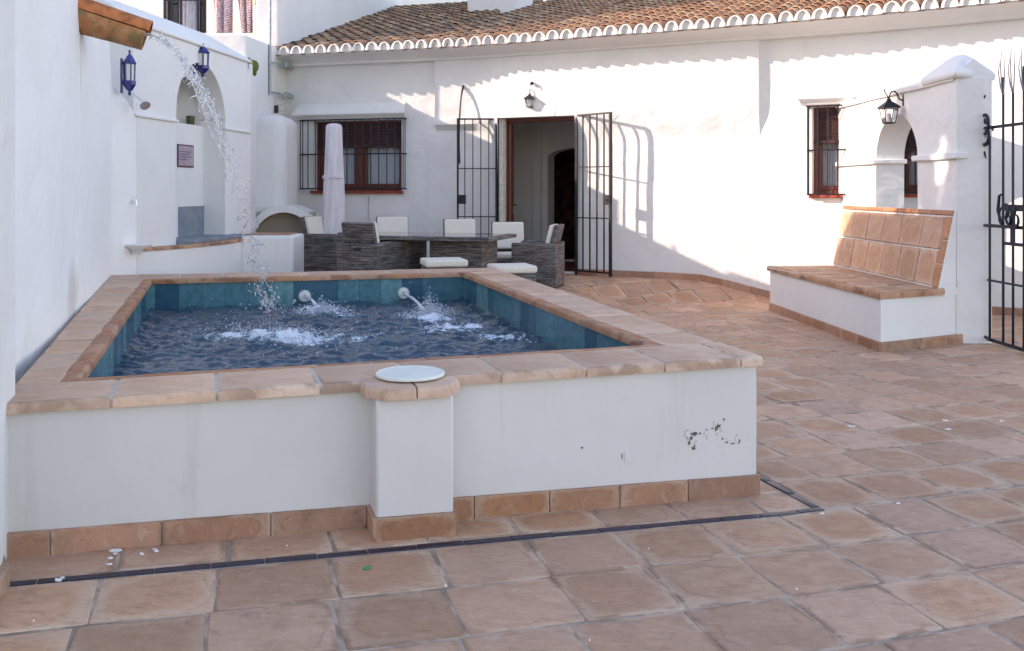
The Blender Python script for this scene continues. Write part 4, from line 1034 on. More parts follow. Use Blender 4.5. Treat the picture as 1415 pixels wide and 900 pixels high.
def window(o, pxm, nm, hood=.27, nbars=4, gl=None, blind=.32, lintel=True, lt=(0, 0), npane=2):
    """recessed red wood window with blind, grille, lintel and sill, all in the wall frame"""
    s0, s1, z0, z1 = o; sm = (s0 + s1) / 2; i = HW.seg(sm); t, n = HW.tn(i); fr = Fr(HW.pos(sm), t, n); w = (s1 - s0) / 2
    f = MB(); fw_ = .055; D0, D1 = -.20, -.13
    f.fbox(fr, -w - .004, -w + fw_, D0, D1, z0 + .002, z1 + .004); f.fbox(fr, w - fw_, w + .004, D0, D1, z0 + .002, z1 + .004)
    f.fbox(fr, -w + fw_, w - fw_, D0, D1, z1 - fw_, z1 + .004); f.fbox(fr, -w + fw_, w - fw_, D0, D1, z0 + .002, z0 + fw_)
    if npane == 2: f.fbox(fr, -.06, .06, D0 + .004, D1 + .012, z0 + fw_, z1 - fw_)
    wd = f.build('window', WOOD, house, bevel=.006)
    zs = z1 - (z1 - z0) * blind
    sf = MB(); edges = [(-w + fw_, -.06), (.06, w - fw_)] if npane == 2 else [(-w + fw_, w - fw_)]
    for a, b in edges:                                          # sash of each leaf
        sf.fbox(fr, a + .003, a + .05, D0 + .01, D1 - .01, z0 + fw_ + .003, z1 - fw_ - .003); sf.fbox(fr, b - .05, b - .003, D0 + .01, D1 - .01, z0 + fw_ + .003, z1 - fw_ - .003)
        sf.fbox(fr, a + .05, b - .05, D0 + .01, D1 - .01, z0 + fw_ + .003, z0 + fw_ + .06)
    sf.build('sash', WOOD, wd, bevel=.005)
    b = MB(); k = zs
    while k < z1 - fw_: b.fbox(fr, -w + fw_ * .6, w - fw_ * .6, D1 - .004, D1 + .022, k, k + .021); k += .025
    b.fbox(fr, -w + fw_ * .5, w - fw_ * .5, D1 - .006, D1 + .05, zs - .045, zs - .002)
    b.build('blind', BLIND, wd, bevel=.004)
    c = MB(); N_ = 48; c.add([tuple(fr.p(lerp(-w + fw_, w - fw_, i / N_), D0 - .06 + .018 * math.sin(i * 1.35), z)) for z in (z0 + .03, z1) for i in range(N_ + 1)], [(i, i + 1, N_ + 2 + i, N_ + 1 + i) for i in range(N_)])
    c.build('curtain', CURT, wd, smooth=80)
    p = MB(); p.fbox(fr, -w + fw_, w - fw_, D0 + .02, D0 + .026, z0 + fw_, z1 - fw_); gp = p.build('pane', PANE_C, wd)
    d = MB(); d.fbox(fr, -w - .3, w + .3, -.9, -.88, z0 - .3, z1 + .2); d.build('dark_room', INTER, wd)
    sl_ = MB(); sl_.fbox(fr, -w - .035, w + .035, -.13, .055, z0 - .045, z0 + .004); sl_.build('sill', SILL, wd, bevel=.006)
    if lintel:
        l = MB(); zl = z1 + .02
        A0_, A1_ = -w - lt[0], w + lt[1]
        vs = []; pr = [(.0, zl), (.075, zl), (.09, zl + .03), (.13, zl + .06), (.15, zl + .075), (.15, zl + .10), (.0, zl + hood)]
        for a, sgn in ((A0_, -1), (A1_, 1)):
            for d_, z in pr: vs.append(tuple(fr.p(a + sgn * d_ * .35, d_, z)))
        m_ = len(pr); l.add(vs, [(k, k + 1, m_ + k + 1, m_ + k) for k in range(m_ - 1)] + [tuple(range(m_)), tuple(range(2 * m_ - 1, m_ - 1, -1))])
        l.build('lintel', WHITE, wd, bevel=.006)
    # grille standing proud of the wall
    G = MB(); a0_, a1_, gz0, gz1 = gl(fr); pr_ = .13; r = .0085
    bars = [lerp(a0_, a1_, i / (nbars - 1)) for i in range(nbars)]
    for a in bars: G.tube([fr.p(a, pr_, gz0), fr.p(a, pr_, gz1)], r, 6)
    for z in (gz0 + .012, lerp(gz0, gz1, .50), gz1 - .012):
        G.fbox(fr, a0_ - .01, a1_ + .01, pr_ - .005, pr_ + .005, z - .010, z + .010)
        for a in (a0_, a1_): G.fbox(fr, a - .008, a + .008, -.02, pr_ - .004, z - .009, z + .009)
    for a in (a0_, a1_):
        for d_ in (.05,): G.tube([fr.p(a, d_, gz0), fr.p(a, d_, gz1)], r * .9, 6)
    G.build('grille', IRON, wd)
    return fr, wd
def glim(x0, x1, y0, y1):
    def f(fr):
        a0_ = fr.hit(x0, 200, .13)[0]; a1_ = fr.hit(x1, 200, .13)[0]; xm = (x0 + x1) / 2
        return a0_, a1_, fr.hit(xm, y1, .13)[1], fr.hit(xm, y0, .13)[1]
    return f
frl, wdl = window(O_lw, 490, 'left', nbars=14, gl=glim(415, 557, 164, 262), blind=.34, lt=(.26, .06))
frr, wdr = window(O_rw, 1146, 'right', nbars=5, gl=glim(1116, 1172, 145, 270), blind=.38, npane=1, lt=(.10, .02), hood=.115)
frf, wdf = window(O_fw, 1265, 'far', nbars=5, gl=glim(1238, 1292, 174, 268), blind=.30, npane=1, lintel=False)
mb = MB()
for px in (475, 510):
    a = frl.hit(px, 300)[0]; mb.tube([frl.p(a, .012, O_lw[2] - .06), frl.p(a + .004, .014, 1.0), frl.p(a - .004, .012, TERR)], .005, 5)
mb.build('cable', m_plain('pale_cable', (.35, .36, .40), .6), house)

# doorway, room behind it and the iron gate
s0, s1, dz0, dz1 = O_dr; sm = (s0 + s1) / 2; t, n = HW.tn(HW.seg(sm)); fd = Fr(HW.pos(sm), t, n); w = (s1 - s0) / 2
mb = MB(); mb.fbox(fd, -w - .002, -w + .075, -.22, -.12, dz0, dz1); mb.fbox(fd, w - .05, w + .002, -.22, -.12, dz0, dz1); mb.fbox(fd, -w + .075, w - .05, -.22, -.12, dz1 - .06, dz1)
dfm = mb.build('door', WOOD, house, bevel=.006)
mb = MB(); mb.fbox(fd, -w + .002, -w + .06, -.118, -.004, dz0, dz1 - .003); mb.build('reveal_lining', m_plain('cream_paint', (.70, .66, .56), .6), dfm)
dl = Fr(fd.p(-w + .09, -.2, 0)[:2], (.045, 1), (1, -.045))     # leaf swung open into the room
mb = MB(); mb.fbox(dl, 0, .62, -.022, .022, dz0 + .01, dz1 - .07); mb.fbox(dl, .08, .54, .022, .034, dz0 + .15, dz0 + .85); mb.fbox(dl, .08, .54, .022, .034, dz0 + 1.0, dz1 - .2); mb.build('door_leaf', WOOD, dfm, bevel=.006)
mb = MB(); mb.tube([dl.p(.55, .02, dz0 + 1.0), dl.p(.55, .07, dz0 + 1.0), dl.p(.47, .07, dz0 + 1.0)], .01, 6); mb.build('handle', IRON, dfm)
mb = MB(); mb.fbox(fd, -w - .02, w + .02, -.34, .04, TERR - .05, TERR + .014); mb.build('threshold', SKIRT, dfm, bevel=.005)
RD = -2.3; RZ = 2.75
mb = MB()
mb.fbox(fd, -2.6, -2.5, RD, -.34, .1, RZ); mb.fbox(fd, 1.6, 1.7, RD, -.34, .1, RZ); mb.fbox(fd, -2.6, 1.7, RD, -.33, RZ, RZ + .1)
pa0 = fd.hit(757, 300, RD + .0)[0]; pa1 = pa0 + 1.05; ptop = fd.hit(780, 205, RD)[1]
def p_pos(s, off): q = fd.p(s, RD + off, 0); return (q.x, q.y)
def ptopf(s): k = abs(s - (pa0 + pa1) / 2) / ((pa1 - pa0) / 2); return ptop - .16 + .16 * math.sqrt(max(0, 1 - min(1, k) ** 2))
wall_cols(mb, p_pos, -2.5, 1.6, .1, RZ, [(pa0, pa1, .25, ptopf)], ds=.3, zs=.3, thick=.3, back=True)
pb0 = fd.hit(742, 300, RD + .05)[0]
mb.fbox(fd, pb0 - .06, pa0 - .10, RD + .001, RD + .10, .1, RZ)
mb.build('vestibule', INTER, house, smooth=35)
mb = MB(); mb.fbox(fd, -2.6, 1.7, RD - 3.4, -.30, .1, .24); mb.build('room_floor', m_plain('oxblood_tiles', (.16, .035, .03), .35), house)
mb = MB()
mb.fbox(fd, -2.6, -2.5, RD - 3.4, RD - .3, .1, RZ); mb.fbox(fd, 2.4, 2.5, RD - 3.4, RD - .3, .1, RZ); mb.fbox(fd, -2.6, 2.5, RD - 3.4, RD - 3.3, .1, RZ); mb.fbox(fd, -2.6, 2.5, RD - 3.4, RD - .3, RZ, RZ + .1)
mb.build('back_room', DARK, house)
# gate: frame round the doorway and two leaves folded out
mb = MB(); fo_ = .035
mb.fbox(fd, -w - fo_, -w + .004, .012, .05, TERR, dz1 + fo_); mb.fbox(fd, w - .004, w + fo_, .012, .05, TERR, dz1 + fo_); mb.fbox(fd, -w + .004, w - .004, .012, .05, dz1 - .004, dz1 + fo_)
gfr = mb.build('gate_frame', IRON, house, bevel=.003)
def leaf(hinge, tip, z0, z1, nb, name):   # flat bars set on edge
    h, tp_ = Vector(hinge), Vector(tip); fr = Fr(h, tp_ - h, Vector(((tp_ - h).y, -(tp_ - h).x))); L = (tp_ - h).length
    m = MB()
    m.fbox(fr, 0, .022, -.014, .014, z0, z1); m.fbox(fr, L - .028, L, -.022, .022, z0 - .03, z1)
    for z in (z0 + .02, z1 - .012): m.fbox(fr, .022, L - .028, -.014, .014, z - .012, z + .012)
    H_ = z1 - z0
    for f in (.345, .665): m.fbox(fr, .022, L - .03, -.007, .007, z0 + H_ * f - .008, z0 + H_ * f + .008)
    for k in range(1, nb + 1): a = L * k / (nb + 1); m.fbox(fr, a - .007, a + .007, -.010, .010, z0 + .033, z1 - .025)
    o = m.build(name, IRON, house)
    k = MB(); k.fbox(fr, L - .14, L - .0, -.022, .022, z0 + H_ * .43, z0 + H_ * .49); k.tube([fr.p(L - .06, -.05, z0 + H_ * .46), fr.p(L - .06, .05, z0 + H_ * .46)], .008, 6); k.build('lock_box', IRON, o, bevel=.003)
    return fr, L, o
zb_ = TERR + .05
hr = fd.p(w + .02, .05, 0); tr = fd.p(w + .02 + .63, .30, 0)
leaf(hr[:2], tr[:2], zb_, dz1 + .01, 4, 'gate_leaf')
hl = fd.p(-w - .02, .05, 0); tl = fd.p(-w - .02 - .56, .30, 0)
fL, LL, ol = leaf(hl[:2], tl[:2], zb_, dz1 + .0, 4, 'gate_leaf')
# arched head of the gate, swung out square to the wall with the left leaf
mb = MB(); za = dz1 + .36
wa = fd.hit(641, 115, .10)[0]
arc = []
for i in range(15):
    th = math.pi / 2 * i / 14
    arc.append((fL.p(LL - .02, 0, 0).lerp(fd.p(wa, .09, 0), 1 - math.cos(th)), lerp(1.9, zat(115, 14.2), math.sin(th))))
pts = [Vector((p.x, p.y, z)) for p, z in arc]
for a, b in zip(pts, pts[1:]):
    d_ = Vector((.0, .0, .055)) if False else None
sd_ = fd.t; off_ = Vector((sd_.x, sd_.y, 0)) * .009; cen = Vector((pts[-1].x, pts[-1].y, 1.9))
vs = []
for p in pts:
    r_ = (cen - p).normalized() * .06
    vs += [p - off_, p + off_, p + r_ + off_, p + r_ - off_]
mb.add(vs, [(i*4+k, (i+1)*4+k, (i+1)*4+(k+1) % 4, i*4+(k+1) % 4) for i in range(len(pts)-1) for k in range(4)] + [(0, 1, 2, 3), tuple(range(len(vs)-1, len(vs)-5, -1))])
mb.build('arched_bar', IRON, ol)

# lanterns with glass panes
def iron_lantern(loc, rz, label, s=1., arm='hook'):
    o = thing('iron_lantern', label, 'lantern', (0, 0, 0), 'black iron lanterns with clear panes')
    mb = MB(); w0, w1, h = .055, .085, .19
    c0 = [(-w0, -w0), (w0, -w0), (w0, w0), (-w0, w0)]; c1 = [(-w1, -w1), (w1, -w1), (w1, w1), (-w1, w1)]
    for a, b in zip(c0, c1): mb.tube([(*a, 0), (*b, h)], .006, 5)
    for k in range(4):
        mb.tube([(*c0[k], 0), (*c0[(k + 1) % 4], 0)], .006, 5); mb.tube([(*c1[k], h), (*c1[(k + 1) % 4], h)], .006, 5)
        m0 = ((c0[k][0] + c0[(k+1) % 4][0]) / 2, (c0[k][1] + c0[(k+1) % 4][1]) / 2); m1 = ((c1[k][0] + c1[(k+1) % 4][0]) / 2, (c1[k][1] + c1[(k+1) % 4][1]) / 2)
        mb.tube([(*m0, 0), (*m1, h)], .003, 4)
    mb.box((-w0, -w0, -.012), (w0, w0, -.002)); mb.build('frame', IRON, o)
    mb = MB(); mb.lathe([(.15, h - .012), (.148, h + .004), (.045, h + .072), (.03, h + .085), (.028, h + .105), (.012, h + .115)], n=4, rot=math.pi / 4); mb.build('cap', IRON, o)
    mb = MB(); mb.lathe([(w0 * 1.38, .004), (w1 * 1.38, h - .006)], n=4, rot=math.pi / 4); mb.build('pane', PANE_C, o)
    mb = MB(); mb.lathe([(.012, .0), (.014, .05), (.026, .075), (.024, .10), (.008, .12)], n=10); mb.build('bulb', PANE_W, o, smooth=60)
    mb = MB(); q = [(0, 0, h + .11)]
    for k in range(11): th = math.pi * 1.15 * k / 10; q.append((.02 - .055 + .055 * math.cos(th) + .035, 0, h + .14 + .05 * math.sin(th)))
    if arm == 'hook':
        mb.tube([(0, 0, h + .11), (.0, 0, h + .17), (-.02, 0, h + .205), (-.06, 0, h + .21), (-.085, 0, h + .18), (-.08, 0, h + .14), (-.10, 0, h + .10), (-.17, 0, h + .09)], .008, 6)
    else:
        mb.tube([(0, 0, h + .11), (-.012, 0, h + .15), (-.03, 0, h + .19), (-.07, 0, h + .20), (-.10, 0, h + .17), (-.13, 0, h + .10), (-.19, 0, h + .08)], .009, 6)
        mb.tube([(0, 0, h + .11), (.03, 0, h + .16), (.055, 0, h + .20), (.05, 0, h + .225)], .007, 6)
    mb.lathe([(.0, -.006), (.045, -.006), (.045, .006), (.0, .006)], (0, 0, 0), 14) if False else None
    mb.box((-.19, -.025, h + .02), (-.175, .025, h + .16)); mb.build('wall_arm', IRON, o)
    o.location = loc; o.rotation_euler = (0, 0, rz); o.scale = (s, s, s); return o
al, zl = fd.hit(732, 148, .125); pL = fd.p(al, .125, zl)
iron_lantern(pL, math.atan2(fd.n.y, fd.n.x), 'small black iron lantern on the house wall above the open door', .66)
# loose cable loop and hook on the wall above the door
mb = MB(); a, z = fd.hit(736, 116, .1); mb.tube([fd.p(a, -.0, z + .02), fd.p(a, .16, z + .02), fd.p(a, .17, z - .03)], .009, 6); mb.tube([fd.p(a - .02, .13, z), fd.p(a + .025, .13, z)], .02, 8); mb.build('hook', IRON, house)

# ------------------------------------------------------------------ arched garden wall, bench, pillar
gw = thing('arched_wall', 'white garden wall with arched opening, ledge moulding and capped end pillar', 'wall', (4.33, 9, 0))
G0, G1 = Vector((4.30, 12.15)), Vector((4.337, 8.984))
gf = Fr(G0, G1 - G0, Vector((-1, -.012)))                        # a runs from the house towards the camera, n faces the pool
Lg = (G1 - G0).length; TH = .34
ga0 = gf.hit(1210, 230)[0]; ga1 = gf.hit(1268, 230)[0]; gm, ghw = (ga0 + ga1) / 2, (ga1 - ga0) / 2; GS = 1.845; GT = 2.585
def garch(s): k = min(1, abs(s - gm) / ghw); return GS + .50 * math.sqrt(max(0, 1 - k * k))
def g_pos(s, off): q = gf.p(s, off, 0); return (q.x, q.y)
gd = lambda s, z: .010 * noise.noise(Vector((s * 1.3, z * 1.1, 3.))) + .005 * noise.noise(Vector((s * 3.3, z * 3.1, 9.)))
mb = MB(); wall_cols(mb, g_pos, 0, Lg - .004, -.1, GT, [(ga0, ga1, .9, garch)], ds=.12, zs=.15, thick=TH, disp=gd)
mb.build('wall_face', WHITE_OLD, gw, smooth=40)
pil = [(4.337, 8.984), (4.74, 9.19), (4.74, 9.75), (4.345, 9.62)]
pil = [(4.325, 8.976), (4.745, 9.188), (4.745, 9.72), (4.325, 9.60)]
mb = MB(); mb.prism(pil, -.1, GT); mb.build('pillar', WHITE_OLD, gw, bevel=.006)
mb = MB()
c0 = offset_poly(pil, [-.045] * 4); c1 = offset_poly(pil, [-.06] * 4); c2 = offset_poly(pil, [-.03] * 4)
apex = Vector((4.56, 9.36)); N4 = 4
rings = [([Vector(p) for p in c0], GT - .005), (c1, GT + .03), (c1, GT + .06), (c2, GT + .10)]
for f, z in ((.30, GT + .165), (.58, GT + .235), (.80, GT + .275), (.93, GT + .285)): rings.append(([p.lerp(apex, f) for p in c2], z))
vs = [(p.x, p.y, z + .01 * noise.noise(Vector((p.x * 5, p.y * 5, z * 5)))) for q, z in rings for p in q]
mb.add(vs, [(r_*4 + k, r_*4 + (k + 1) % 4, (r_+1)*4 + (k + 1) % 4, (r_+1)*4 + k) for r_ in range(len(rings) - 1) for k in range(4)] + [(3, 2, 1, 0), tuple(range((len(rings)-1)*4, len(rings)*4))])
mb.build('pillar_cap', WHITE_OLD, gw, bevel=.02, seg=3)
mb = MB()                                                          # coping of the wall: a low ridge with a fillet below
vs = []; prf = [(.035, GT - .02), (.045, GT + .02), (.02, GT + .045), (-TH / 2, GT + .07), (-TH - .02, GT + .045), (-TH - .045, GT + .02), (-TH - .035, GT - .02)]
nS = 24
for i in range(nS + 1):
    s = lerp(0, Lg - .02, i / nS); hump = sst(Lg - 1.15, Lg - .3, s)
    for d_, z in prf: vs.append((*g_pos(s, d_), z + (.12 * hump if z > GT + .06 else 0) + .006 * noise.noise(Vector((s * 4, d_ * 4, 1)))))
m = len(prf); mb.add(vs, [(i*m+k, (i+1)*m+k, (i+1)*m+(k+1) % m, i*m+(k+1) % m) for i in range(nS) for k in range(m)] + [tuple(range(m)), tuple(range(nS*m+m-1, nS*m-1, -1))])
mb.build('coping', WHITE_OLD, gw, smooth=50)
mb = MB(); zl0, zl1 = GS - .045, GS + .015
mb.fbox(gf, .0, ga0 + .002, -.02, .05, zl0, zl1); mb.fbox(gf, ga0 - .02, ga0 + .05, -TH - .02, .05, zl0 + .002, zl1 - .002); mb.fbox(gf, ga1 - .05, Lg - .5, -.02, .05, zl0, zl1)
lp = offset_poly(pil, [-.045] * 4); mb.prism([tuple(p) for p in lp], zl0 - .003, zl1 + .003); mb.build('ledge', WHITE_OLD, gw, bevel=.012)
gsk = MB(); 

bench = thing('masonry_bench', 'white masonry bench with terracotta seat and sloping tiled backrest', 'bench', (3.7, 9.5, 0))
BA, BB, BC, BD = Vector((3.396, 8.50)), Vector((4.40, 9.028)), Vector((4.27, 11.62)), Vector((3.215, 11.50))
SZ = .547
mb = MB(); mb.prism([tuple(p) for p in (BA, BB, BC, BD)], -.05, .49); mb.build('bench_base', WHITE, bench, bevel=.008)
bo = [tuple(p) for p in offset_poly([tuple(p) for p in (BA, BB, BC, BD)], [.0, .0, .0, .0])]
bo = [BA + Vector((-.02, -.02)), Vector((4.16, 8.86)), Vector((4.05, 11.62)), BD + Vector((-.03, .03))]
mb = MB(); slab(mb, [tuple(p) for p in (bo[0] + Vector((.01, .03)), bo[1] + Vector((-.0, .03)), bo[2], bo[3])], .488, SZ - .006, .004); mb.build('seat_bed', GROUT_W, bench)
mb = MB(); rr = random.Random(41)
ti = offset_poly([tuple(p) for p in bo], [.075, -.02, 0, .075])       # inside of the nosing
for i in range(7):
    for r_ in range(2):
        f0, f1 = i / 7, (i + 1) / 7; g0_, g1_ = r_ / 2, (r_ + 1) / 2
        P_ = lambda f, g_: ti[0].lerp(ti[3], f).lerp(ti[1].lerp(ti[2], f), g_)
        e = .008
        slab(mb, [tuple(P_(f0 + e, g0_ + e)), tuple(P_(f0 + e, g1_ - e)), tuple(P_(f1 - e, g1_ - e)), tuple(P_(f1 - e, g0_ + e))], .50, SZ + rr.uniform(-.002, .002), .005, .005, (rr.random(), rr.random(), rr.random()))
mb.build('seat_tiles', TILE, bench, smooth=45)
mb = MB()
def nose(a, b, ia, ib, nn):
    for k in range(nn):
        f0, f1 = (k + .01) / nn, (k + .99) / nn
        slab(mb, [tuple(a.lerp(b, f0)), tuple(a.lerp(b, f1)), tuple(ia.lerp(ib, f1)), tuple(ia.lerp(ib, f0))], .490, SZ + .001, [.018, .002, .003, .002], .03, (rr.random(), rr.random(), rr.random()))
nose(bo[3], bo[0], ti[3], ti[0], 8); nose(bo[0], bo[1], ti[0], ti[1], 3)
mb.build('seat_nosing', TRIM, bench, smooth=45)
# backrest: a leaning wedge with two courses of tiles, framed by trim at the top and the near end
b0, b1 = Vector((4.10, 8.872, SZ)), Vector((4.035, 11.58, SZ)); t0, t1 = Vector((4.30, 8.965, 1.288)), Vector((4.285, 11.90, 1.288))
mb = MB()
Bk = [b0, b1, t1, t0]; bx = Vector((.5, .0, 0))
q = [b0, b1, t1, t0, Vector((4.32, 8.975, SZ)), Vector((4.31, 11.9, SZ)), Vector((4.318, 11.9, 1.288)), Vector((4.322, 8.975, 1.288))]
mb.add(q, [(0, 1, 2, 3), (4, 0, 3, 7), (1, 5, 6, 2), (3, 2, 6, 7), (0, 4, 5, 1)]); mb.build('backrest', WHITE, bench)
mb = MB(); mb.prism([(4.145, 8.884), (4.40, 9.016), (4.40, 9.3), (4.12, 9.3)], .47, SZ + .001); mb.build('seat_end', WHITE, bench)
bn = (b1 - b0).cross(t0 - b0).normalized()
if bn.x > 0: bn = -bn
def bp(f, g_, h): return b0.lerp(b1, f).lerp(t0.lerp(t1, f), g_) + bn * h
def btile(mb, f0, f1, g0_, g1_, h, e, c=None):
    q = [bp(f0 + e, g0_ + e * 3, .0), bp(f1 - e, g0_ + e * 3, .0), bp(f1 - e, g1_ - e * 3, .0), bp(f0 + e, g1_ - e * 3, .0)]
    i = .0025; p = [bp(f0 + e + i, g0_ + e * 3 + i * 3, h), bp(f1 - e - i, g0_ + e * 3 + i * 3, h), bp(f1 - e - i, g1_ - e * 3 - i * 3, h), bp(f0 + e + i, g1_ - e * 3 - i * 3, h)]
    uv = [(0, 0), (1, 0), (1, 1), (0, 1)]
    mb.add(q + p, [(4, 5, 6, 7)] + [(k, (k + 1) % 4, 4 + (k + 1) % 4, 4 + k) for k in range(4)], c or (rr.random(), rr.random(), rr.random()), [uv] * 5)
mb = MB(); F0 = .045
us = [F0, .20, .375, .535, .69, .85, 1.]; ul = [F0, .185, .335, .49, .645, .80, .93, 1.]
for a, b in zip(us, us[1:]): btile(mb, a, b, .485, .925, .014 + rr.uniform(-.003, .003), .0022)
for a, b in zip(ul, ul[1:]): btile(mb, a, b, .01, .478, .014 + rr.uniform(-.003, .003), .0022)
mb.build('backrest_tiles', TILE, bench)
mb = MB()
for k in range(7): btile(mb, k / 7, (k + 1) / 7, .935, 1.012, .020, .0012)
for k in range(3): btile(mb, .001, F0 - .002, k * .31, (k + 1) * .31, .020, .0018)
mb.build('backrest_trim', TRIM, bench, bevel=.004)
mb = MB(); rr = random.Random(17)
f1_ = Fr(BD, BA - BD, Vector(((BA - BD).y, -(BA - BD).x))); skirt(mb, f1_, 0, (BA - BD).length + .016, .092, .36, d1=.016)
E1 = Vector((4.745, 9.188)); f2_ = Fr(BA, E1 - BA, Vector(((E1 - BA).y, -(E1 - BA).x))); skirt(mb, f2_, -.012, (E1 - BA).length, .092, .52, d1=.018, d0=-.03)
mb.build('skirting', SKIRT, bench, bevel=.003)
mb = MB(); mb.prism([tuple(BB), (4.745, 9.186), (4.745, 9.3), (4.30, 9.3)], -.05, .3)
ag, zg = gf.hit(1227, 170, .17); pG = gf.p(ag, .16, zg)
iron_lantern(pG, math.pi, 'larger black iron lantern on the arched garden wall above its opening', .9, 'scroll')

# ------------------------------------------------------------------ iron gate at the right edge
ig = thing('iron_gate', 'tall wrought iron gate with scrolled latch beside the white pillar', 'gate', (4.66, 8.9, 0))
gt = Fr((4.635, 8.95), (.02, -1), (-1, -.02))
def gz(py, Y=8.6): return zat(py, Y)
mb = MB()
for a, zt in ((.0, 2.02), (.235, 2.56), (.40, 2.42), (.575, 2.62), (.75, 2.5), (.93, 2.62), (1.1, 2.5), (1.28, 2.6)): mb.tube([gt.p(a, 0, .03), gt.p(a, 0, zt)], .0125, 8)
for z, r in ((2.10, .014), (1.15, .016), (.62, .010), (.045, .016)): mb.fbox(gt, -.03, 1.3, -.012, .012, z - r, z + r)
mb.build('bars', IRON_GATE, ig, bevel=.003)
mb = MB()
for a in (.235, .40, .575, .75, .93): 
    zt = 2.5
    for sg, dx, h in ((-1, .05, .22), (1, .06, .28), (-.4, .03, .34)):
        mb.tube([gt.p(a, 0, zt - .12), gt.p(a + sg * dx * .6, .012, zt - .02), gt.p(a + sg * dx, .018, zt + h * .5), gt.p(a + sg * dx * .8, .01, zt + h)], [.007, .006, .005, .002], 6)
mb.build('spear_tops', m_plain('weathered_iron', (.25, .25, .30), .5, .3), ig)
def curl(mb, c, r0, turns, a0, d, thick, n=16, squash=1.):
    """an iron scroll in the plane of the gate that winds in from radius r0"""
    pts = []; rs = []
    for i in range(n + 1):
        t = i / n; r_ = r0 * (1 - .75 * t); th = a0 + d * turns * 2 * math.pi * t
        pts.append(gt.p(c[0] + r_ * math.cos(th), .022 + .02 * t, c[1] + r_ * math.sin(th) * squash)); rs.append(thick * (.5 + .9 * math.sin(math.pi * min(1, t * .9 + .1))))
    mb.tube(pts, rs, 6)
mb = MB()
curl(mb, (-.04, 2.17), .075, .8, -1.2, 1, .013, squash=1.2); curl(mb, (-.04, 2.00), .085, .8, 1.2, -1, .013, squash=1.3); curl(mb, (-.02, 2.08), .05, .9, 3.1, 1, .014); curl(mb, (.04, 2.06), .06, .8, 0, 1, .010)
mb.tube([gt.p(-.03, .02, 2.14), gt.p(-.09, .03, 2.24), gt.p(-.085, .03, 2.34), gt.p(-.03, .03, 2.42)], [.014, .026, .020, .005], 8)
mb.tube([gt.p(-.05, .02, 2.02), gt.p(-.085, .03, 1.93), gt.p(-.05, .03, 1.86), gt.p(-.03, .02, 1.80)], [.014, .022, .014, .004], 8)
mb.build('latch_scroll', IRON_GATE, ig, smooth=60)
mb = MB()
for k in range(5): curl(mb, (.27 + .06 * k, 1.24 + .035 * (k % 2)), .07, .75, 1.9 + .3 * k, (-1) ** k, .009, squash=1.4)
mb.tube([gt.p(.24, .02, 1.17), gt.p(.20, .03, 1.30), gt.p(.22, .03, 1.44), gt.p(.30, .03, 1.47)], [.010, .016, .013, .004], 8)
mb.build('scrollwork', IRON_GATE, ig, smooth=60)
mb = MB()
mb.tube([gt.p(.5, .02, 1.15), gt.p(-.10, .03, 1.15), gt.p(-.26, .03, 1.16)], .014, 8); mb.build('latch_bar', IRON_GATE, ig)
mb = MB(); mb.tube([gt.p(.05, .02, .05), gt.p(-.26, .03, .10)], .014, 8); mb.build('floor_bolt', IRON_GATE, ig)
mb = MB(); mb.fbox(gt, .26, .58, .0, .03, 1.30, 1.36); mb.fbox(gt, .3, .58, .0, .03, .98, 1.01); mb.fbox(gt, .40, .44, .0, .028, .985, 1.33)
mb.build('latch_plate', IRON_GATE, ig)

# ------------------------------------------------------------------ wicker furniture
def make_chair():
    o = thing('wicker_chair', 'grey wicker armchair', 'chair', (0, 0, 0), 'grey wicker armchairs around the table')
    W, D, A = .30, .29, .58
    mb = MB(); mb.box((-W + .07, -D, .02), (W - .07, D - .07, .34)); mb.build('base', WICKER, o, bevel=.008)
    for s in (-1, 1):
        mb = MB(); x0, x1 = sorted((s * W, s * (W - .07))); mb.box((x0, -D, .0), (x1, D, A)); mb.build('arm', WICKER, o, bevel=.012)
    mb = MB(); mb.box((-W + .07, D - .07, .02), (W - .07, D, A - .01)); mb.build('back_panel', WICKER, o, bevel=.008)
    mb = MB(); mb.box((-.055, D - .005, A - .10), (.055, D + .004, A - .065)); mb.build('slot_shade', LENS, o)  # near-black block stands in for the shade inside the handle hole
    c, s_ = math.cos(R(-14)), math.sin(R(-14)); zp = .42
    def tilt(x, y, z): y -= .17; z -= zp; return (x, .17 + y * c - z * s_, zp + y * s_ + z * c)
    def tbox(m, x0, x1, y0, y1, z0, z1): m.add([tilt(*p) for p in [(x0,y0,z0),(x1,y0,z0),(x1,y1,z0),(x0,y1,z0),(x0,y0,z1),(x1,y0,z1),(x1,y1,z1),(x0,y1,z1)]], [(0,3,2,1),(4,5,6,7),(0,1,5,4),(1,2,6,5),(2,3,7,6),(3,0,4,7)])
    mb = MB(); tbox(mb, -W + .075, W - .075, .16, .21, .42, .825); mb.build('backrest', WICKER, o, bevel=.012)
    mb = MB(); tbox(mb, -W + .085, W - .085, .095, .157, .44, .81); mb.build('back_cushion', CUSH, o, bevel=.022, seg=3)
    mb = MB(); mb.box((-W + .075, -D + .0, .342), (W - .075, .10, .415)); mb.build('seat_cushion', CUSH, o, bevel=.022, seg=3)
    return o
chair = make_chair()
CH = [((452, 13.0), 72, 'grey wicker armchair farthest left, beside the vaulted alcove'),
      ((514, 10.95), 153, 'grey wicker armchair with its back to the pool, before the parasol'),
      ((544, 12.75), 12, 'grey wicker armchair behind the table under the barred window'),
      ((638, 12.5), 10, 'grey wicker armchair behind the table before the left iron gate leaf'),
      ((704, 12.45), 6, 'grey wicker armchair behind the table in front of the doorway'),
      ((744, 12.0), 256, 'grey wicker armchair at the right end of the table, side on')]
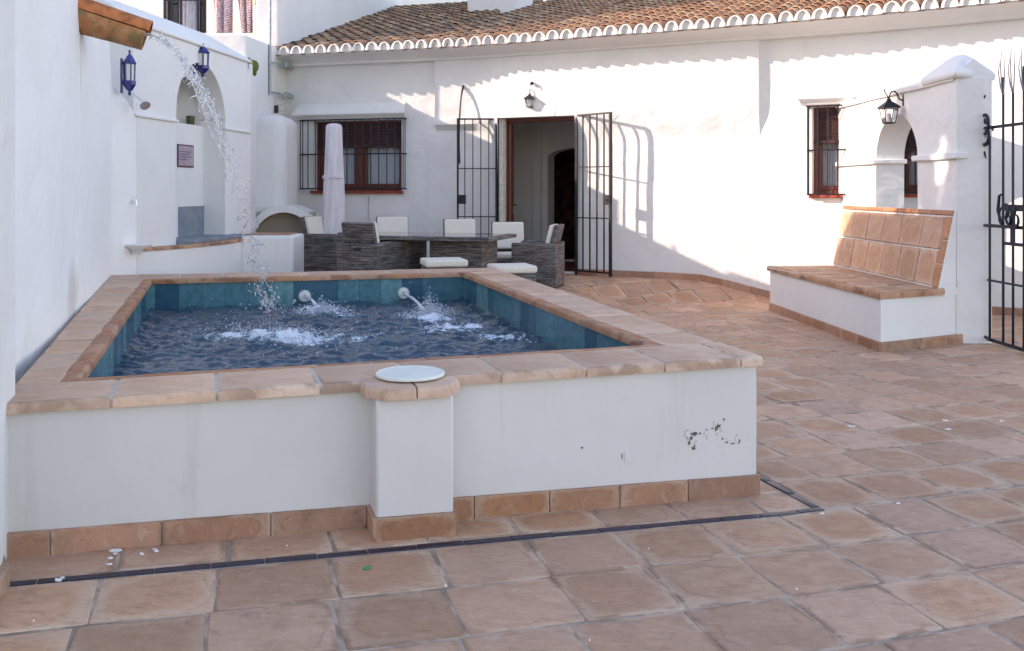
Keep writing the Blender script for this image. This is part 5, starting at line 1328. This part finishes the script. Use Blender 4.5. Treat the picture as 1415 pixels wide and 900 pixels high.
for i, ((px, Y), rz, lab) in enumerate(CH):
    o = chair if i == 0 else copy_tree(chair)
    x = (px - CX) / F * Y; o.location = (x, Y, floorz(x, Y) + .002); o.rotation_euler = (0, 0, R(rz)); o['label'] = lab
stool = thing('wicker_stool', 'low wicker stool', 'stool', (0, 0, 0), 'low wicker stools by the table')
mb = MB(); mb.box((-.22, -.22, 0), (.22, .22, .375)); mb.build('base', WICKER, stool, bevel=.01)
mb = MB(); mb.box((-.232, -.232, .377), (.232, .232, .455)); mb.build('cushion', CUSH, stool, bevel=.025, seg=3)
for i, ((px, Y), rz, lab) in enumerate((((613, 10.15), 14, 'cushioned wicker stool at the long side of the table, before its middle'), ((707, 10.05), 14, 'cushioned wicker stool in front of the right end armchair'))):
    o = stool if i == 0 else copy_tree(stool)
    x = (px - CX) / F * Y; o.location = (x, Y, floorz(x, Y) + .03 if False else floorz(x, Y)); o.rotation_euler = (0, 0, R(rz)); o['label'] = lab
tb = thing('wicker_table', 'long grey wicker table with dark glass top on two box pedestals', 'table', (0, 0, 0))
L_, D_ = 1.95, 1.08
mb = MB()
for x0, x1, y0, y1 in ((-L_/2, L_/2, -D_/2, -D_/2 + .06), (-L_/2, L_/2, D_/2 - .06, D_/2), (-L_/2, -L_/2 + .06, -D_/2 + .06, D_/2 - .06), (L_/2 - .06, L_/2, -D_/2 + .06, D_/2 - .06), (-.02, .02, -D_/2 + .06, D_/2 - .06)): mb.box((x0, y0, .60), (x1, y1, .645))
mb.build('top_frame', WICKER, tb, bevel=.008)
for x0, x1 in ((-L_/2 + .065, -.006), (.006, L_/2 - .065)):
    mb = MB(); mb.box((x0, -D_/2 + .065, .630), (x1, D_/2 - .065, .650)); mb.build('glass_top', TABLE_GLASS, tb, bevel=.003)
for s in (-1, 1):
    mb = MB(); x0, x1 = sorted((s * .14, s * .80)); mb.box((x0, -.30, 0), (x1, .30, .598)); mb.build('pedestal', WICKER, tb, bevel=.008)
tc = Vector((-.26, 10.55)) + Vector((-.955, .295)) * L_ / 2 + Vector((.295, .955)) * D_ / 2
tb.location = (tc.x, tc.y, floorz(tc.x, tc.y)); tb.rotation_euler = (0, 0, math.atan2(-.295, .955))
# closed parasol in its cover
pa = thing('closed_parasol', 'closed parasol in a pale lilac cover standing before the barred window', 'parasol', (0, 0, 0))
px0 = (460 - CX) / F * 13.3
mb = MB(); n = 54; vs = []; prof = [(.30, .085), (.45, .15), (.75, .165), (1.2, .15), (1.7, .125), (2.05, .120), (2.16, .118), (2.20, .10), (2.215, .05), (2.217, .0)]
for z, r in prof:
    for k in range(n):
        th = 2 * math.pi * k / n; rr_ = r * (1 + (.09 * math.sin(3 * th + z) + .045 * math.sin(9 * th + 2.2 * math.sin(z * 1.7))) * (1 if z < 2.0 else .35)); vs.append((rr_ * math.cos(th) + .012 * (z - 1), rr_ * .8 * math.sin(th), z))
mb.add(vs, [(i*n+k, i*n+(k+1) % n, (i+1)*n+(k+1) % n, (i+1)*n+k) for i in range(len(prof)-1) for k in range(n)] + [tuple(range(n-1, -1, -1))]); mb.build('cover', COVER, pa, smooth=60)
mb = MB(); mb.lathe([(.128, 1.42), (.155, 1.425), (.155, 1.465), (.128, 1.47)], n=30); mb.v = [(x + .006, y * .82, z) for x, y, z in mb.v]; mb.build('strap', COVER, pa, smooth=40)
mb = MB(); mb.tube([(0, 0, .04), (0, 0, .5)], .024, 10); mb.build('pole', GALV, pa, smooth=50)
mb = MB(); mb.box((-.24, -.24, 0), (.24, .24, .06)); mb.build('base_plate', STONE, pa, bevel=.01)
pa.location = (px0, 13.3, TERR)

# ------------------------------------------------------------------ what stands out of frame on the left and throws the shade
nb = thing('neighbour_house', 'tall white neighbouring house beyond the courtyard wall on the sunny side', 'house', (-9, 2, 0))
mb = MB(); mb.prism([(-12, -8), (-8, -8), (-8, 7.9), (-12, 7.9)], 0, 10.5); mb.build('wall', WHITE, nb)
mb = MB(); mb.prism([(-12, 7.95), (-8, 7.95), (-8, 10.6), (-12, 10.6)], 0, 6.62); mb.build('lower_wing', WHITE, nb)
tr_ = thing('shade_tree', 'leafy tree beside the neighbouring house', 'tree', (-7.7, 8.8, 0))
mb = MB(); mb.tube([(-7.6, 8.9, 0), (-7.65, 8.8, 3), (-7.7, 8.75, 6.0), (-7.75, 8.7, 8.2)], [.16, .13, .10, .04], 8); mb.build('trunk', BARK, tr_)
mb = MB(); rr = random.Random(2)
for _ in range(5200):
    d = Vector((rr.gauss(0, 1), rr.gauss(0, 1), rr.gauss(0, 1))).normalized(); p = Vector((-7.75, 8.7, 7.75)) + Vector((d.x * .9, d.y * 1.05, d.z * 1.7)) * rr.random() ** .4
    if noise.noise(Vector((p.x * .8, p.y * 4.2, p.z * 1.5))) < -.22: continue
    a = Vector((rr.gauss(0, 1), rr.gauss(0, 1), rr.gauss(0, 1))).normalized(); b = a.orthogonal().normalized(); c = a.cross(b); s = rr.uniform(.06, .11)
    mb.quad(p - b * s, p - c * s * .6, p + b * s, p + c * s * .6)
mb.build('crown', LEAF, tr_)

# ------------------------------------------------------------------ light, sky, camera
S = Vector((-2.05, -.156, .90)).normalized()
sun = bpy.data.lights.new('sun', 'SUN'); sun.energy = 2.0; sun.angle = R(.5); sun.color = (1., .94, .85)
so = bpy.data.objects.new('sun', sun); COL.objects.link(so); so.rotation_euler = S.to_track_quat('Z', 'Y').to_euler(); so.location = (-20, 0, 20)
wld = bpy.data.worlds.new('World'); scene.world = wld; wld.use_nodes = True
nt = wld.node_tree; bg = nt.nodes['Background']; sk = nt.nodes.new('ShaderNodeTexSky'); sk.sky_type = 'NISHITA'; sk.sun_disc = False
sk.sun_elevation = math.asin(S.z); sk.sun_rotation = math.atan2(S.x, S.y); sk.air_density = 1.0; sk.dust_density = .7; sk.ozone_density = 1.0
nt.links.new(sk.outputs[0], bg.inputs[0]); bg.inputs[1].default_value = .15
cam = bpy.data.cameras.new('camera'); co = bpy.data.objects.new('camera', cam); COL.objects.link(co); scene.camera = co
co.location = (0, 0, EYE); co.rotation_euler = (R(90), 0, 0); cam.sensor_width = 36; cam.lens = 36 * F / 1415
cam.shift_x = 0; cam.shift_y = -(450 - HY) / 1415; cam.clip_start = .05; cam.clip_end = 500
vs_ = scene.view_settings; vs_.view_transform = 'Standard'; vs_.look = 'None'; vs_.gamma = 1; vs_.use_curve_mapping = False; vs_.exposure = 1.75
vs_.use_white_balance = True; vs_.white_balance_temperature = 7700; vs_.white_balance_tint = 23
scene.cycles.use_denoising = True
scene.cycles.max_bounces = 10; scene.cycles.diffuse_bounces = 5; scene.cycles.glossy_bounces = 4; scene.cycles.transmission_bounces = 8; scene.cycles.transparent_max_bounces = 8
